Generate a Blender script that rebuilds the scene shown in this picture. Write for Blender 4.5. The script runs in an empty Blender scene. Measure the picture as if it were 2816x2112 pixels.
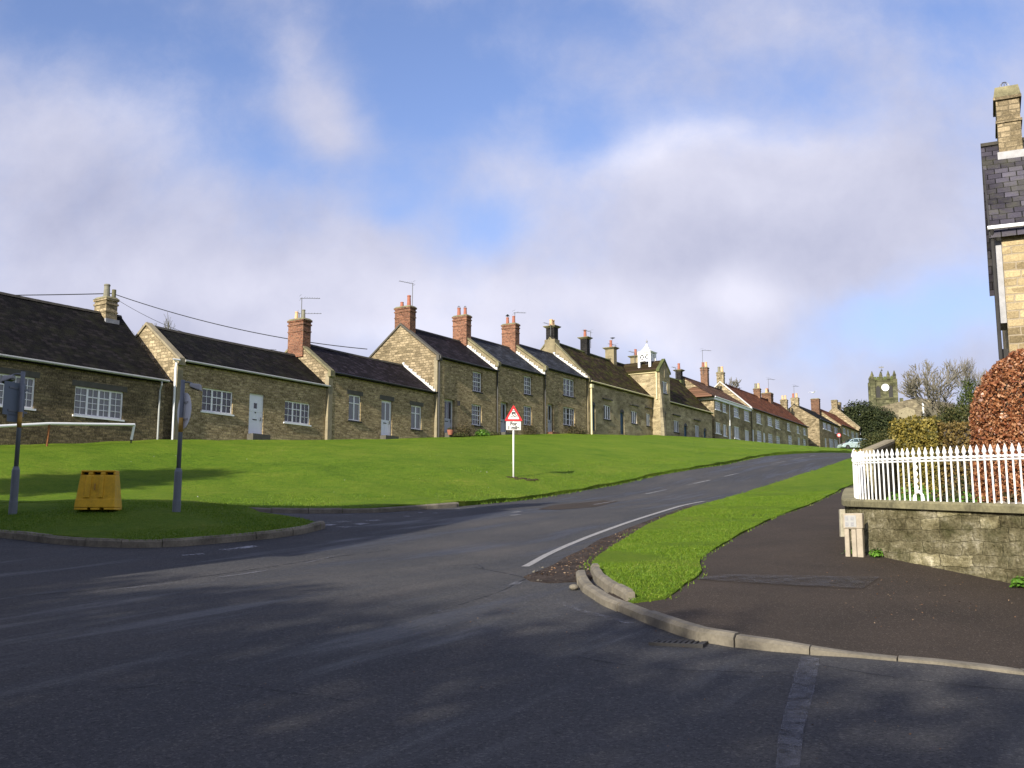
import bpy, bmesh, math, random
import numpy as np
from mathutils import Vector, Matrix
from mathutils.geometry import delaunay_2d_cdt
R = math.radians
sc = bpy.context.scene
col = sc.collection
random.seed(7)
rng = np.random.default_rng(7)

# ---------------------------------------------------------------- camera
F = 2800.0
PITCH = math.atan(419.0 / F)
CAM = Vector((0, 0, 1.6))
cp, sp = math.cos(PITCH), math.sin(PITCH)

def ray(u, v):
    """direction of a sight line, scaled so that its forward (Y) part is 1"""
    a, b = u - 1408.0, 1056.0 - v
    d = Vector((a, F * cp - b * sp, F * sp + b * cp))
    return d / d.y

cam = bpy.data.cameras.new('camera')
cam.sensor_width = 36; cam.lens = F * 36 / 2816; cam.clip_end = 5000; cam.clip_start = .1
cam_o = bpy.data.objects.new('camera', cam); col.objects.link(cam_o)
cam_o.location = CAM; cam_o.rotation_euler = (R(90) + PITCH, 0, 0)
sc.camera = cam_o

# ---------------------------------------------------------------- tagging and meshes
def tag(o, label=None, cat=None, group=None, kind=None):
    if label: o['label'] = label
    if cat: o['category'] = cat
    if group: o['group'] = group
    if kind: o['kind'] = kind
    return o

def empty(name, loc, rz=0.0):
    o = bpy.data.objects.new(name, None); col.objects.link(o)
    o.location = loc; o.rotation_euler = (0, 0, rz); o.empty_display_size = .3
    return o

class MB:
    def __init__(s): s.v = []; s.f = []
    def add(s, vs, fs):
        n = len(s.v); s.v += [tuple(p) for p in vs]; s.f += [tuple(n + i for i in f) for f in fs]; return s
    def box(s, x0, y0, z0, x1, y1, z1):
        return s.add([(x0,y0,z0),(x1,y0,z0),(x1,y1,z0),(x0,y1,z0),(x0,y0,z1),(x1,y0,z1),(x1,y1,z1),(x0,y1,z1)],
                     [(3,2,1,0),(4,5,6,7),(0,1,5,4),(1,2,6,5),(2,3,7,6),(3,0,4,7)])
    def hexa(s, b, t):
        return s.add(list(b) + list(t), [(3,2,1,0),(4,5,6,7),(0,1,5,4),(1,2,6,5),(2,3,7,6),(3,0,4,7)])
    def prism(s, poly, ax, a0, a1):
        """poly: 2-D outline; ax: axis it is swept along"""
        def P(p, a):
            return (a, p[0], p[1]) if ax == 0 else (p[0], a, p[1]) if ax == 1 else (p[0], p[1], a)
        n = len(poly)
        vs = [P(p, a0) for p in poly] + [P(p, a1) for p in poly]
        fs = [tuple(range(n - 1, -1, -1)), tuple(range(n, 2 * n))] + [(i, (i + 1) % n, n + (i + 1) % n, n + i) for i in range(n)]
        return s.add(vs, fs)
    def tube(s, pts, rad, n=6, cap=True):
        pts = [Vector(p) for p in pts]
        if not hasattr(rad, '__len__'): rad = [rad] * len(pts)
        base = len(s.v); prev = None
        for i, p in enumerate(pts):
            d = (pts[min(i + 1, len(pts) - 1)] - pts[max(i - 1, 0)])
            d = d.normalized() if d.length > 1e-9 else Vector((0, 0, 1))
            if prev is None:
                a = d.orthogonal().normalized()
            else:
                a = (prev - d * prev.dot(d)); a = a.normalized() if a.length > 1e-6 else d.orthogonal().normalized()
            prev = a; b = d.cross(a)
            for k in range(n):
                t = 2 * math.pi * k / n
                s.v.append(tuple(p + (a * math.cos(t) + b * math.sin(t)) * rad[i]))
        for i in range(len(pts) - 1):
            for k in range(n):
                q = (k + 1) % n
                s.f.append((base + i * n + k, base + i * n + q, base + (i + 1) * n + q, base + (i + 1) * n + k))
        if cap:
            s.f.append(tuple(base + k for k in range(n - 1, -1, -1)))
            s.f.append(tuple(base + (len(pts) - 1) * n + k for k in range(n)))
        return s
    def lathe(s, prof, c=(0, 0, 0), n=12):
        """prof: (radius, z) pairs"""
        base = len(s.v)
        for r, z in prof:
            for k in range(n):
                t = 2 * math.pi * k / n
                s.v.append((c[0] + r * math.cos(t), c[1] + r * math.sin(t), c[2] + z))
        for i in range(len(prof) - 1):
            for k in range(n):
                q = (k + 1) % n
                s.f.append((base + i * n + k, base + i * n + q, base + (i + 1) * n + q, base + (i + 1) * n + k))
        s.f.append(tuple(base + k for k in range(n - 1, -1, -1)))
        s.f.append(tuple(base + (len(prof) - 1) * n + k for k in range(n)))
        return s
    def build(s, name, m, parent=None, smooth=False, loc=None):
        me = bpy.data.meshes.new(name); me.from_pydata(s.v, [], s.f); me.validate()
        bm = bmesh.new(); bm.from_mesh(me); bmesh.ops.recalc_face_normals(bm, faces=bm.faces); bm.to_mesh(me); bm.free()
        if smooth: me.polygons.foreach_set('use_smooth', [True] * len(me.polygons))
        me.materials.append(m)
        o = bpy.data.objects.new(name, me); col.objects.link(o)
        if parent is not None: o.parent = parent
        if loc is not None: o.location = loc
        return o

def quick_mesh(name, verts, faces, m, parent=None, smooth=False):
    """numpy vertices, (n,k) numpy faces: fast path for leaves and blades"""
    me = bpy.data.meshes.new(name)
    k = faces.shape[1]; nf = len(faces)
    me.vertices.add(len(verts)); me.vertices.foreach_set('co', np.asarray(verts, dtype=np.float32).ravel())
    me.loops.add(nf * k); me.loops.foreach_set('vertex_index', faces.astype(np.int32).ravel())
    me.polygons.add(nf); me.polygons.foreach_set('loop_start', np.arange(0, nf * k, k, dtype=np.int32))
    me.update(calc_edges=True)
    if smooth: me.polygons.foreach_set('use_smooth', [True] * nf)
    me.materials.append(m)
    o = bpy.data.objects.new(name, me); col.objects.link(o)
    if parent is not None: o.parent = parent
    return o

def copy_tree(o, parent=None):
    c = o.copy(); col.objects.link(c)
    if parent is not None: c.parent = parent
    for ch in [x for x in bpy.data.objects if x.parent == o]: copy_tree(ch, c)
    return c

# ---------------------------------------------------------------- materials
class NT:
    def __init__(s, name):
        s.m = bpy.data.materials.new(name); s.m.use_nodes = True; s.t = s.m.node_tree
        s.p = s.t.nodes['Principled BSDF']
    def n(s, typ, **kw):
        nd = s.t.nodes.new(typ)
        for k, v in kw.items():
            if k[0] == '_': setattr(nd, k[1:], v)
            else:
                key = int(k[1:]) if k[0] == 'i' and k[1:].isdigit() else k.replace('__', ' ')
                s.set(nd, key, v)
        return nd
    def set(s, nd, key, v):
        sk = nd.inputs[key]
        if isinstance(v, bpy.types.NodeSocket): s.t.links.new(v, sk)
        elif isinstance(v, bpy.types.Node): s.t.links.new(v.outputs[0], sk)
        else:
            if sk.type == 'RGBA' and len(v) == 3: v = (*v, 1)
            sk.default_value = v
    def coord(s, kind='Object'): return s.n('ShaderNodeTexCoord').outputs[kind]
    def noise(s, vec, scale, detail=4, rough=.55, dist=0):
        return s.n('ShaderNodeTexNoise', Vector=vec, Scale=scale, Detail=detail, Roughness=rough, Distortion=dist).outputs['Fac']
    def ramp(s, fac, stops, interp='LINEAR'):
        r = s.n('ShaderNodeValToRGB', i0=fac); cr = r.color_ramp; cr.interpolation = interp
        while len(cr.elements) < len(stops): cr.elements.new(.5)
        for e, (p, c) in zip(cr.elements, stops):
            e.position = p; e.color = (*c, 1) if hasattr(c, '__len__') else (c, c, c, 1)
        return r.outputs[0]
    def mix(s, fac, a, b, mode='MIX'):
        nd = s.n('ShaderNodeMix', _data_type='RGBA', _blend_type=mode)
        s.set(nd, 0, fac); s.set(nd, 6, a); s.set(nd, 7, b); return nd.outputs[2]
    def math(s, op, a, b=0.0, c=None, clamp=False):
        nd = s.n('ShaderNodeMath', _operation=op, _use_clamp=clamp); s.set(nd, 0, a); s.set(nd, 1, b)
        if c is not None: s.set(nd, 2, c)
        return nd.outputs[0]
    def vmath(s, op, a, b=None):
        nd = s.n('ShaderNodeVectorMath', _operation=op); s.set(nd, 0, a)
        if b is not None: s.set(nd, 1, b)
        return nd.outputs[0]
    def bump(s, h, strength=.5, dist=.02, normal=None):
        nd = s.n('ShaderNodeBump', Strength=strength, Distance=dist, Height=h)
        if normal is not None: s.set(nd, 'Normal', normal)
        return nd.outputs[0]
    def out(s, colr=None, rough=None, normal=None, spec=None, metal=None):
        p = s.p
        if colr is not None: s.set(p, 'Base Color', colr)
        if rough is not None: s.set(p, 'Roughness', rough)
        if normal is not None: s.set(p, 'Normal', normal)
        if spec is not None: s.set(p, 'Specular IOR Level', spec)
        if metal is not None: s.set(p, 'Metallic', metal)
        return s.m

def m_plain(name, c, rough=.6, var=.18, scale=3.0, metal=0.0, bump=.0, spec=.4):
    t = NT(name); v = t.coord()
    n1 = t.noise(v, scale, 6, .65); n2 = t.noise(v, scale * 9, 3)
    f = t.math('ADD', t.math('MULTIPLY', n1, .7), t.math('MULTIPLY', n2, .3))
    lo = tuple(x * (1 - var * 1.4) for x in c); hi = tuple(min(1, x * (1 + var)) for x in c)
    cc = t.ramp(f, [(.3, lo), (.7, hi)])
    return t.out(cc, t.ramp(n2, [(.2, max(0, rough - .08)), (.8, min(1, rough + .08))]), t.bump(n2, bump, .01) if bump else None, spec, metal)

def wallvec(t):
    """masonry coordinates that run along whichever wall of a building the face is on"""
    s = t.n('ShaderNodeSeparateXYZ', i0=t.coord())
    return t.n('ShaderNodeCombineXYZ', i0=t.math('ADD', s.outputs[0], s.outputs[1]), i1=s.outputs[2]).outputs[0]

def m_stone(name, c, c2, mortar, bw=.36, rh=.15, mos=(.07,.075,.03), moss=.3, squash=1.0, dist=.07, bump=.9, ms=.016, stain=.55, sun_fleck=.6):
    t = NT(name); v = wallvec(t)
    wob = t.n('ShaderNodeTexNoise', Vector=v, Scale=3.2, Detail=3)
    off = t.vmath('MULTIPLY', t.vmath('SUBTRACT', wob.outputs['Color'], (.5, .5, .5)), (dist * 1.6, dist, 0))
    wv = t.vmath('ADD', v, off)
    br = t.n('ShaderNodeTexBrick', Vector=wv, Color1=(0, 0, 0, 1), Color2=(1, 1, 1, 1), Mortar=(.5, .5, .5, 1), Scale=1.0)
    br.inputs['Mortar Size'].default_value = ms; br.inputs['Mortar Smooth'].default_value = .35; br.inputs['Bias'].default_value = 0
    br.inputs['Brick Width'].default_value = bw; br.inputs['Row Height'].default_value = rh; br.offset = .45; br.squash = .72; br.squash_frequency = 3
    vo = t.n('ShaderNodeTexVoronoi', Vector=t.vmath('MULTIPLY', wv, (1 / bw, 1 / rh, 1)), Scale=1.0, _feature='F1')
    cell = t.n('ShaderNodeSeparateColor', i0=vo.outputs['Color'])
    tone = t.math('ADD', t.math('MULTIPLY', br.outputs['Color'], .55), t.math('MULTIPLY', cell.outputs[0], .45))
    base = t.ramp(tone, [(0.0, tuple(x * .55 for x in c)), (.35, c), (.7, c2), (1.0, tuple(min(1, x * 1.3) for x in c2))])
    grit = t.noise(v, 22, 5, .7)
    base = t.mix(1.0, base, t.ramp(grit, [(.25, .62), (.75, 1.25)]), 'MULTIPLY')
    base = t.mix(br.outputs['Fac'], base, mortar)
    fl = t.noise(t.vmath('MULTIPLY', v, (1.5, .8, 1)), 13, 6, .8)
    base = t.mix(t.ramp(fl, [(.54, 0), (.60, sun_fleck)]), base, tuple(min(.85, x * 1.9) for x in c2))  # pale stones and grazing-sun flecks, painted into the colour
    base = t.mix(t.ramp(fl, [(.38, sun_fleck), (.45, 0)]), base, tuple(x * .3 for x in c))  # dark spots painted in as small shadows at the mortar
    oi = t.n('ShaderNodeObjectInfo').outputs['Random']
    base = t.mix(1.0, base, t.ramp(oi, [(0, (.86, .84, .82)), (1, (1.12, 1.12, 1.1))]), 'MULTIPLY')
    big = t.noise(v, .55, 5, .6)
    base = t.mix(1.0, base, t.ramp(big, [(.3, 1 - stain * .7), (.62, 1.12)]), 'MULTIPLY')
    g = t.noise(v, 1.1, 6, .7)
    base = t.mix(t.ramp(g, [(.52, 0), (.75, moss)]), base, mos)
    h = t.math('ADD', t.math('MULTIPLY', t.math('SUBTRACT', 1.0, br.outputs['Fac']), .6), t.math('ADD', t.math('MULTIPLY', grit, .5), t.math('MULTIPLY', cell.outputs[1], .5)))
    return t.out(base, .93, t.bump(h, bump, .06), .15)

def m_roof(name, c, c2, rw=.28, rh=.2, moss=.0, mosc=(.09,.11,.02), pant=False, bump=.7, rough=.85, spec=.08):
    t = NT(name); s = t.n('ShaderNodeSeparateXYZ', i0=t.coord())
    v = t.n('ShaderNodeCombineXYZ', i0=s.outputs[0], i1=t.math('MULTIPLY', s.outputs[2], 1.55)).outputs[0]
    v = t.vmath('ADD', v, t.vmath('MULTIPLY', t.vmath('SUBTRACT', t.n('ShaderNodeTexNoise', Vector=v, Scale=1.3).outputs['Color'], (.5, .5, .5)), (.04, .05, 0)))
    br = t.n('ShaderNodeTexBrick', Vector=v, Color1=(0, 0, 0, 1), Color2=(1, 1, 1, 1), Mortar=(.0, .0, .0, 1), Scale=1.0)
    br.inputs['Mortar Size'].default_value = .012; br.inputs['Mortar Smooth'].default_value = .2; br.inputs['Bias'].default_value = 0
    br.inputs['Brick Width'].default_value = rw; br.inputs['Row Height'].default_value = rh
    base = t.ramp(br.outputs['Color'], [(0, tuple(x * .7 for x in c)), (.5, c), (.85, c2), (1, tuple(min(1, x * 1.35) for x in c2))])
    base = t.mix(1.0, base, t.ramp(t.n('ShaderNodeObjectInfo').outputs['Random'], [(0, .85), (1, 1.2)]), 'MULTIPLY')
    n1 = t.noise(v, .7, 6, .7); n2 = t.noise(v, 18, 4, .7)
    base = t.mix(1.0, base, t.ramp(n1, [(.3, .6), (.7, 1.3)]), 'MULTIPLY')
    base = t.mix(1.0, base, t.ramp(n2, [(.3, .75), (.75, 1.2)]), 'MULTIPLY')
    base = t.mix(br.outputs['Fac'], base, (.008, .008, .008))
    if moss:
        n3 = t.noise(v, 1.1, 7, .75)
        base = t.mix(t.ramp(n3, [(.47, 0), (.62, moss)]), base, mosc)
    w = t.math('FRACT', t.math('DIVIDE', t.n('ShaderNodeSeparateXYZ', i0=v).outputs[1], rh))
    h = t.math('ADD', t.math('MULTIPLY', w, -1.0), t.math('MULTIPLY', t.math('SUBTRACT', 1.0, br.outputs['Fac']), .6))
    if pant:
        wx = t.math('SINE', t.math('MULTIPLY', t.n('ShaderNodeSeparateXYZ', i0=v).outputs[0], 6.283 / .24))
        h = t.math('ADD', h, t.math('MULTIPLY', wx, .8))
        base = t.mix(1.0, base, t.ramp(wx, [(0, .62), (.7, 1.1)]), 'MULTIPLY')
    h = t.math('ADD', h, t.math('MULTIPLY', n2, .5))
    return t.out(base, rough, t.bump(h, bump, .03), spec)

def m_glass(name, c=(.02, .022, .026), rough=.06, curtain=None):
    t = NT(name); v = t.coord()
    n = t.noise(v, 1.7, 4, .6)
    cc = t.ramp(n, [(.35, tuple(x * .5 for x in c)), (.7, tuple(x * 1.6 for x in c))])
    if curtain:
        w = t.noise(t.vmath('MULTIPLY', v, (14, 14, .6)), 1.0, 3)
        cc = t.ramp(w, [(.3, tuple(x * .55 for x in curtain)), (.7, curtain)])
    bp = t.bump(t.noise(v, 1.3, 1), .12, .05)
    return t.out(cc, rough, bp, .8)

def m_leaf(name, stops, rough=.55, trans=.25):
    t = NT(name)
    g = t.n('ShaderNodeNewGeometry')
    n = t.noise(t.coord(), 1.2, 3)
    f = t.math('ADD', t.math('MULTIPLY', g.outputs['Random Per Island'], .75), t.math('MULTIPLY', n, .3))
    cc = t.ramp(f, stops)
    m = t.out(cc, rough, None, .3)
    if trans:
        tr = t.n('ShaderNodeBsdfTranslucent', Color=cc)
        mx = t.n('ShaderNodeMixShader', i0=trans, i1=t.p.outputs[0], i2=tr.outputs[0])
        t.t.links.new(mx.outputs[0], t.t.nodes['Material Output'].inputs[0])
    return m

def see_through(t, k):
    """worn surface: bare where k is 0"""
    tr = t.n('ShaderNodeBsdfTransparent'); mx = t.n('ShaderNodeMixShader', i0=k, i1=tr.outputs[0], i2=t.p.outputs[0]); t.t.links.new(mx.outputs[0], t.t.nodes['Material Output'].inputs[0])
M = {}
def setup_materials():
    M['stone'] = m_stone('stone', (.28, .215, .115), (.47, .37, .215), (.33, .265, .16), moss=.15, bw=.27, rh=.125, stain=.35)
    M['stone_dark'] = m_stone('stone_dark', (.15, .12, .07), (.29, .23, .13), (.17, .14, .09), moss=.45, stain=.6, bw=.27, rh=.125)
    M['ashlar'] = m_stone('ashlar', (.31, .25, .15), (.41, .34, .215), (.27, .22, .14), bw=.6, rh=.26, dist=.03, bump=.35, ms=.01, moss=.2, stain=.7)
    M['gablestone'] = m_stone('gablestone', (.255, .205, .125), (.43, .35, .225), (.22, .18, .115), bw=.34, rh=.15, sun_fleck=.25, moss=.18, bump=.9, stain=.35)
    M['housestone'] = m_stone('housestone', (.27, .21, .12), (.44, .35, .20), (.30, .25, .18), sun_fleck=.12, bw=.5, rh=.2, moss=.1, bump=.6, dist=.05, ms=.02, stain=.2)
    M['gardenstone'] = m_stone('gardenstone', (.05, .046, .03), (.13, .118, .082), (.055, .055, .032), bw=.40, rh=.17, moss=.7, bump=1.0, dist=.10, ms=.012, stain=1.1, mos=(.05, .06, .018))
    t = NT('gardenstone'); v = wallvec(t)
    wob = t.n('ShaderNodeTexNoise', Vector=v, Scale=4.0, Detail=4)
    wv = t.vmath('ADD', v, t.vmath('MULTIPLY', t.vmath('SUBTRACT', wob.outputs['Color'], (.5, .5, .5)), (.17, .12, 0)))
    br = t.n('ShaderNodeTexBrick', Vector=wv, Color1=(0, 0, 0, 1), Color2=(1, 1, 1, 1), Mortar=(.5, .5, .5, 1), Scale=1.0); br.offset = .42; br.squash = .6; br.squash_frequency = 2
    br.inputs['Mortar Size'].default_value = .010; br.inputs['Mortar Smooth'].default_value = .8; br.inputs['Brick Width'].default_value = .44; br.inputs['Row Height'].default_value = .165
    gA = t.noise(v, 26, 8, .8); gB = t.noise(v, 5.5, 8, .75); gC = t.noise(v, 1.3, 5, .6)
    base = t.ramp(t.math('ADD', t.math('MULTIPLY', gB, .6), t.math('MULTIPLY', gC, .4)), [(.35, (.045, .038, .018)), (.44, (.145, .125, .066)), (.53, (.26, .23, .135)), (.63, (.50, .45, .32))])
    base = t.mix(1.0, base, t.ramp(gA, [(.3, .35), (.7, 1.7)]), 'MULTIPLY')
    base = t.mix(1.0, base, t.ramp(br.outputs['Color'], [(0, .88), (.9, 1.03), (1, 1.8)]), 'MULTIPLY')
    base = t.mix(t.ramp(t.noise(v, 2.4, 6, .7), [(.5, 0), (.68, .6)]), base, (.05, .058, .016))
    base = t.mix(t.math('MULTIPLY', br.outputs['Fac'], .14), base, (.035, .033, .02))
    h = t.math('ADD', t.math('MULTIPLY', t.math('SUBTRACT', 1.0, br.outputs['Fac']), .32), t.math('ADD', gA, t.math('MULTIPLY', gB, 1.2)))
    M['gardenstone'] = t.out(base, .95, t.bump(h, 1.0, .05), .1)
    M['coping'] = m_plain('coping', (.20, .18, .10), .9, .5, 2.5, bump=.5)
    M['quoin'] = m_plain('quoin', (.27, .23, .15), .9, .3, 2.5, bump=.4)
    M['lintel'] = m_plain('lintel', (.09, .083, .068), .9, .25, 4, bump=.3)
    M['sill_dark'] = m_plain('sill_dark', (.035, .033, .032), .8, .25, 4)
    M['render_buff'] = m_plain('render_buff', (.24, .2, .12), .9, .35, 1.5, bump=.3)
    M['brick'] = m_stone('brick', (.155, .06, .038), (.27, .12, .072), (.2, .16, .12), bw=.23, rh=.078, moss=.2, dist=.015, bump=.4, ms=.011, stain=.6)
    M['brick_dim'] = m_stone('brick_dim', (.16, .08, .05), (.25, .13, .08), (.17, .14, .11), bw=.23, rh=.078, moss=.2, dist=.015, bump=.4, ms=.011, stain=.5)
    M['black_brick'] = m_stone('black_brick', (.016, .015, .016), (.035, .032, .032), (.03, .03, .03), bw=.23, rh=.078, moss=.0, dist=.015, bump=.5, ms=.011)
    M['slate'] = m_roof('slate', (.013, .010, .014), (.025, .020, .027))
    M['slate_brown'] = m_roof('slate_brown', (.0065, .006, .0065), (.013, .011, .012), moss=.25, mosc=(.04, .042, .02))
    M['slate_blue'] = m_roof('slate_blue', (.030, .033, .041), (.044, .048, .060), bump=.4)
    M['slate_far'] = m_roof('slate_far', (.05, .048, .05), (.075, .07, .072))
    M['slate_near'] = m_roof('slate_near', (.05, .045, .058), (.085, .078, .098), rw=.34, rh=.3, moss=.35, mosc=(.11, .11, .06), bump=1.0)
    M['stone_slate'] = m_roof('stone_slate', (.036, .022, .014), (.06, .04, .025), rw=.36, rh=.24, moss=.9, mosc=(.06, .065, .010), bump=1.0, rough=.9)
    M['pantile'] = m_roof('pantile', (.20, .068, .034), (.29, .105, .052), rw=.24, rh=.3, moss=.4, mosc=(.1, .07, .04), pant=True, rough=.85)
    M['pantile_brown'] = m_roof('pantile_brown', (.12, .065, .042), (.17, .09, .06), rw=.24, rh=.3, moss=.4, mosc=(.08, .07, .04), pant=True, rough=.85)
    M['ridge'] = m_plain('ridge', (.05, .045, .035), .85, .4, 3, bump=.4)
    M['white'] = m_plain('white', (.84, .84, .84), .4, .05, 2)
    M['white_iron'] = m_plain('white_iron', (.82, .82, .80), .35, .06, 4)
    M['fillet'] = m_plain('fillet', (.62, .60, .56), .8, .25, 5, bump=.5)
    M['gutter_grey'] = m_plain('gutter_grey', (.36, .37, .36), .5, .12, 3)
    M['cream'] = m_plain('cream', (.66, .58, .34), .5, .15, 3)
    M['black'] = m_plain('black', (.014, .014, .015), .4, .2, 5)
    M['door_white'] = m_plain('door_white', (.78, .79, .83), .4, .05, 3)
    M['door_grey'] = m_plain('door_grey', (.42, .44, .47), .4, .05, 3)
    M['door_blue'] = m_plain('door_blue', (.035, .085, .15), .5, .15, 3)
    M['door_black'] = m_plain('door_black', (.012, .012, .012), .5, .15, 3)
    M['glass_dark'] = m_glass('glass_dark')
    M['glass_net'] = m_glass('glass_net', curtain=(.16, .165, .17))
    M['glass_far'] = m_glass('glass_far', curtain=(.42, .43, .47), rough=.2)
    M['pot_red'] = m_plain('pot_red', (.34, .125, .08), .8, .15, 5)
    M['pot_buff'] = m_plain('pot_buff', (.62, .40, .22), .8, .15, 5)
    M['pot_grey'] = m_plain('pot_grey', (.2, .19, .14), .8, .25, 5)
    M['lead'] = m_plain('lead', (.28, .28, .29), .5, .25, 6)
    M['aerial'] = m_plain('aerial', (.16, .16, .16), .5, .1, 5, metal=.4)
    M['post_grey'] = m_plain('post_grey', (.15, .165, .18), .55, .12, 2)
    M['post_pale'] = m_plain('post_pale', (.33, .33, .32), .55, .12, 2)
    M['sign_back'] = m_plain('sign_back', (.13, .16, .19), .55, .1, 2)
    M['sign_back_pale'] = m_plain('sign_back_pale', (.62, .62, .62), .45, .05, 2)
    M['rust'] = m_plain('rust', (.25, .10, .035), .9, .4, 9, bump=.3)
    M['yellow'] = m_plain('yellow', (.66, .38, .015), .5, .25, 3)
    M['yellow_paint'] = m_plain('yellow_paint', (.45, .26, .05), .6, .4, 6)
    M['sign_red'] = m_plain('sign_red', (.62, .03, .035), .35, .05, 3)
    M['sign_white'] = m_plain('sign_white', (.66, .64, .60), .35, .04, 3)
    M['sign_black'] = m_plain('sign_black', (.02, .02, .02), .4, .05, 3)
    M['wood_pole'] = m_plain('wood_pole', (.12, .11, .06), .9, .3, 6, bump=.4)
    M['brass'] = m_plain('brass', (.55, .4, .16), .3, .15, 6, metal=.7)
    M['concrete'] = m_plain('concrete', (.36, .33, .25), .9, .3, 9, bump=.4)
    M['concrete_pink'] = m_plain('concrete_pink', (.36, .31, .24), .9, .18, 9, bump=.4)
    M['kerb'] = m_plain('kerb', (.17, .15, .115), .9, .35, 4, bump=.6)
    M['kerb_old'] = m_plain('kerb_old', (.20, .175, .125), .95, .45, 3, bump=.8)
    M['bark'] = m_plain('bark', (.09, .08, .055), .95, .3, 6, bump=.5)
    M['bark_pale'] = m_plain('bark_pale', (.15, .135, .10), .95, .3, 6, bump=.5)
    M['bark_dark'] = m_plain('bark_dark', (.06, .05, .04), .95, .3, 6)
    M['car_paint'] = m_plain('car_paint', (.50, .62, .64), .22, .03, 2, metal=.3)
    M['car_glass'] = m_glass('car_glass', (.03, .05, .055))
    M['tyre'] = m_plain('tyre', (.015, .015, .015), .8)
    M['tail_light'] = m_plain('tail_light', (.5, .03, .09), .25)
    M['chrome'] = m_plain('chrome', (.5, .5, .5), .2, metal=.9)
    M['church'] = m_stone('church', (.085, .085, .05), (.155, .15, .085), (.11, .11, .07), sun_fleck=.1, bw=.8, rh=.4, moss=.6, mos=(.07, .085, .025), bump=.6)
    M['church_pale'] = m_stone('church_pale', (.2, .17, .12), (.28, .24, .165), (.17, .145, .105), sun_fleck=.1, bw=.8, rh=.4, moss=.2, bump=.6)
    M['green_copper'] = m_plain('green_copper', (.09, .105, .035), .9, .4, 1.5)
    M['beech'] = m_leaf('beech', [(0, (.07, .02, .011)), (.3, (.19, .062, .026)), (.65, (.33, .14, .06)), (1, (.55, .33, .19))], .35, .15)
    M['privet'] = m_leaf('privet', [(0, (.04, .045, .012)), (.35, (.11, .10, .022)), (.7, (.23, .18, .035)), (1, (.42, .34, .08))])
    M['hedge_brown'] = m_leaf('hedge_brown', [(0, (.06, .05, .015)), (.4, (.14, .10, .03)), (.75, (.22, .15, .045)), (1, (.3, .22, .07))])
    M['yew'] = m_leaf('yew', [(0, (.010, .016, .005)), (.5, (.024, .034, .010)), (.85, (.045, .055, .015)), (1, (.08, .075, .022))], .7, .1)
    M['conifer'] = m_leaf('conifer', [(0, (.03, .045, .008)), (.5, (.06, .085, .015)), (1, (.11, .13, .025))], .7)
    M['ivy'] = m_leaf('ivy', [(0, (.02, .03, .008)), (.5, (.06, .07, .02)), (1, (.13, .11, .035))], .6)
    M['weed'] = m_leaf('weed', [(0, (.05, .14, .012)), (1, (.14, .28, .03))], .5)
    M['shrub'] = m_leaf('shrub', [(0, (.03, .035, .012)), (.5, (.07, .06, .02)), (1, (.13, .09, .05))], .6)
    M['blade'] = m_leaf('blade', [(0, (.055, .12, .008)), (.5, (.115, .205, .012)), (.85, (.18, .265, .02)), (1, (.34, .30, .10))], .6, .35)
    M['twig_fuzz'] = m_plain('twig_fuzz', (.13, .12, .085), .95, .3, 3)
    M['leaf_litter'] = m_leaf('leaf_litter', [(0, (.06, .03, .02)), (.5, (.18, .10, .05)), (.9, (.26, .19, .12)), (1, (.36, .3, .22))], .8, 0)

    # ground covers
    t = NT('grass'); v = t.coord()
    a = t.noise(v, .35, 5, .6); b = t.noise(v, 1.9, 7, .75); c = t.noise(v, 9, 8, .8); e = t.noise(v, 38, 5, .75)
    f = t.math('ADD', t.math('MULTIPLY', a, .3), t.math('ADD', t.math('MULTIPLY', b, .3), t.math('MULTIPLY', c, .4)))
    base = t.ramp(f, [(.38, (.075, .150, .008)), (.46, (.138, .250, .014)), (.54, (.198, .295, .022)), (.62, (.30, .33, .05))])
    base = t.mix(t.ramp(e, [(.36, .75), (.52, 0)]), base, (.07, .12, .009))
    base = t.mix(t.ramp(e, [(.54, 0), (.68, .45)]), base, (.34, .38, .09))
    base = t.mix(t.ramp(t.noise(v, 5.5, 7, .8), [(.62, 0), (.72, .6)]), base, (.19, .15, .06))
    h = t.math('ADD', t.math('MULTIPLY', e, .6), t.math('ADD', c, t.math('MULTIPLY', b, 1.6)))
    M['grass'] = t.out(base, .9, t.bump(h, 1.0, .14), .1)

    t = NT('asphalt'); v = t.coord()
    s = t.n('ShaderNodeVectorRotate', Vector=v, Angle=R(-60)).outputs[0]
    streak = t.noise(t.vmath('MULTIPLY', s, (.10, 1.0, 1)), 1.1, 5, .6)
    big = t.noise(v, .25, 5, .6); fine = t.noise(v, 95, 3, .8); spk = t.n('ShaderNodeTexVoronoi', Vector=v, Scale=64.0).outputs['Color']
    spk = t.n('ShaderNodeSeparateColor', i0=spk).outputs[0]
    base = t.ramp(t.math('ADD', t.math('MULTIPLY', streak, .5), t.math('MULTIPLY', big, .5)), [(.3, (.023, .0245, .029)), (.48, (.041, .041, .044)), (.66, (.072, .067, .065))])
    base = t.mix(1.0, base, t.ramp(fine, [(.3, .5), (.7, 1.6)]), 'MULTIPLY')
    base = t.mix(1.0, base, t.ramp(t.noise(v, 24, 6, .85), [(.3, .55), (.7, 1.5)]), 'MULTIPLY')
    base = t.mix(t.ramp(spk, [(.84, 0), (.99, .5)]), base, (.16, .15, .135))
    base = t.mix(t.ramp(spk, [(.06, .6), (.2, 0)]), base, (.012, .012, .014))
    wet = t.ramp(streak, [(.38, .5), (.47, .8), (.6, .9)])
    M['asphalt'] = t.out(base, wet, t.bump(t.math('ADD', fine, spk), .75, .014), .35)

    t = NT('path_asphalt'); v = t.coord()
    fine = t.noise(v, 60, 4, .8); big = t.noise(v, .8, 5, .6)
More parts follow.
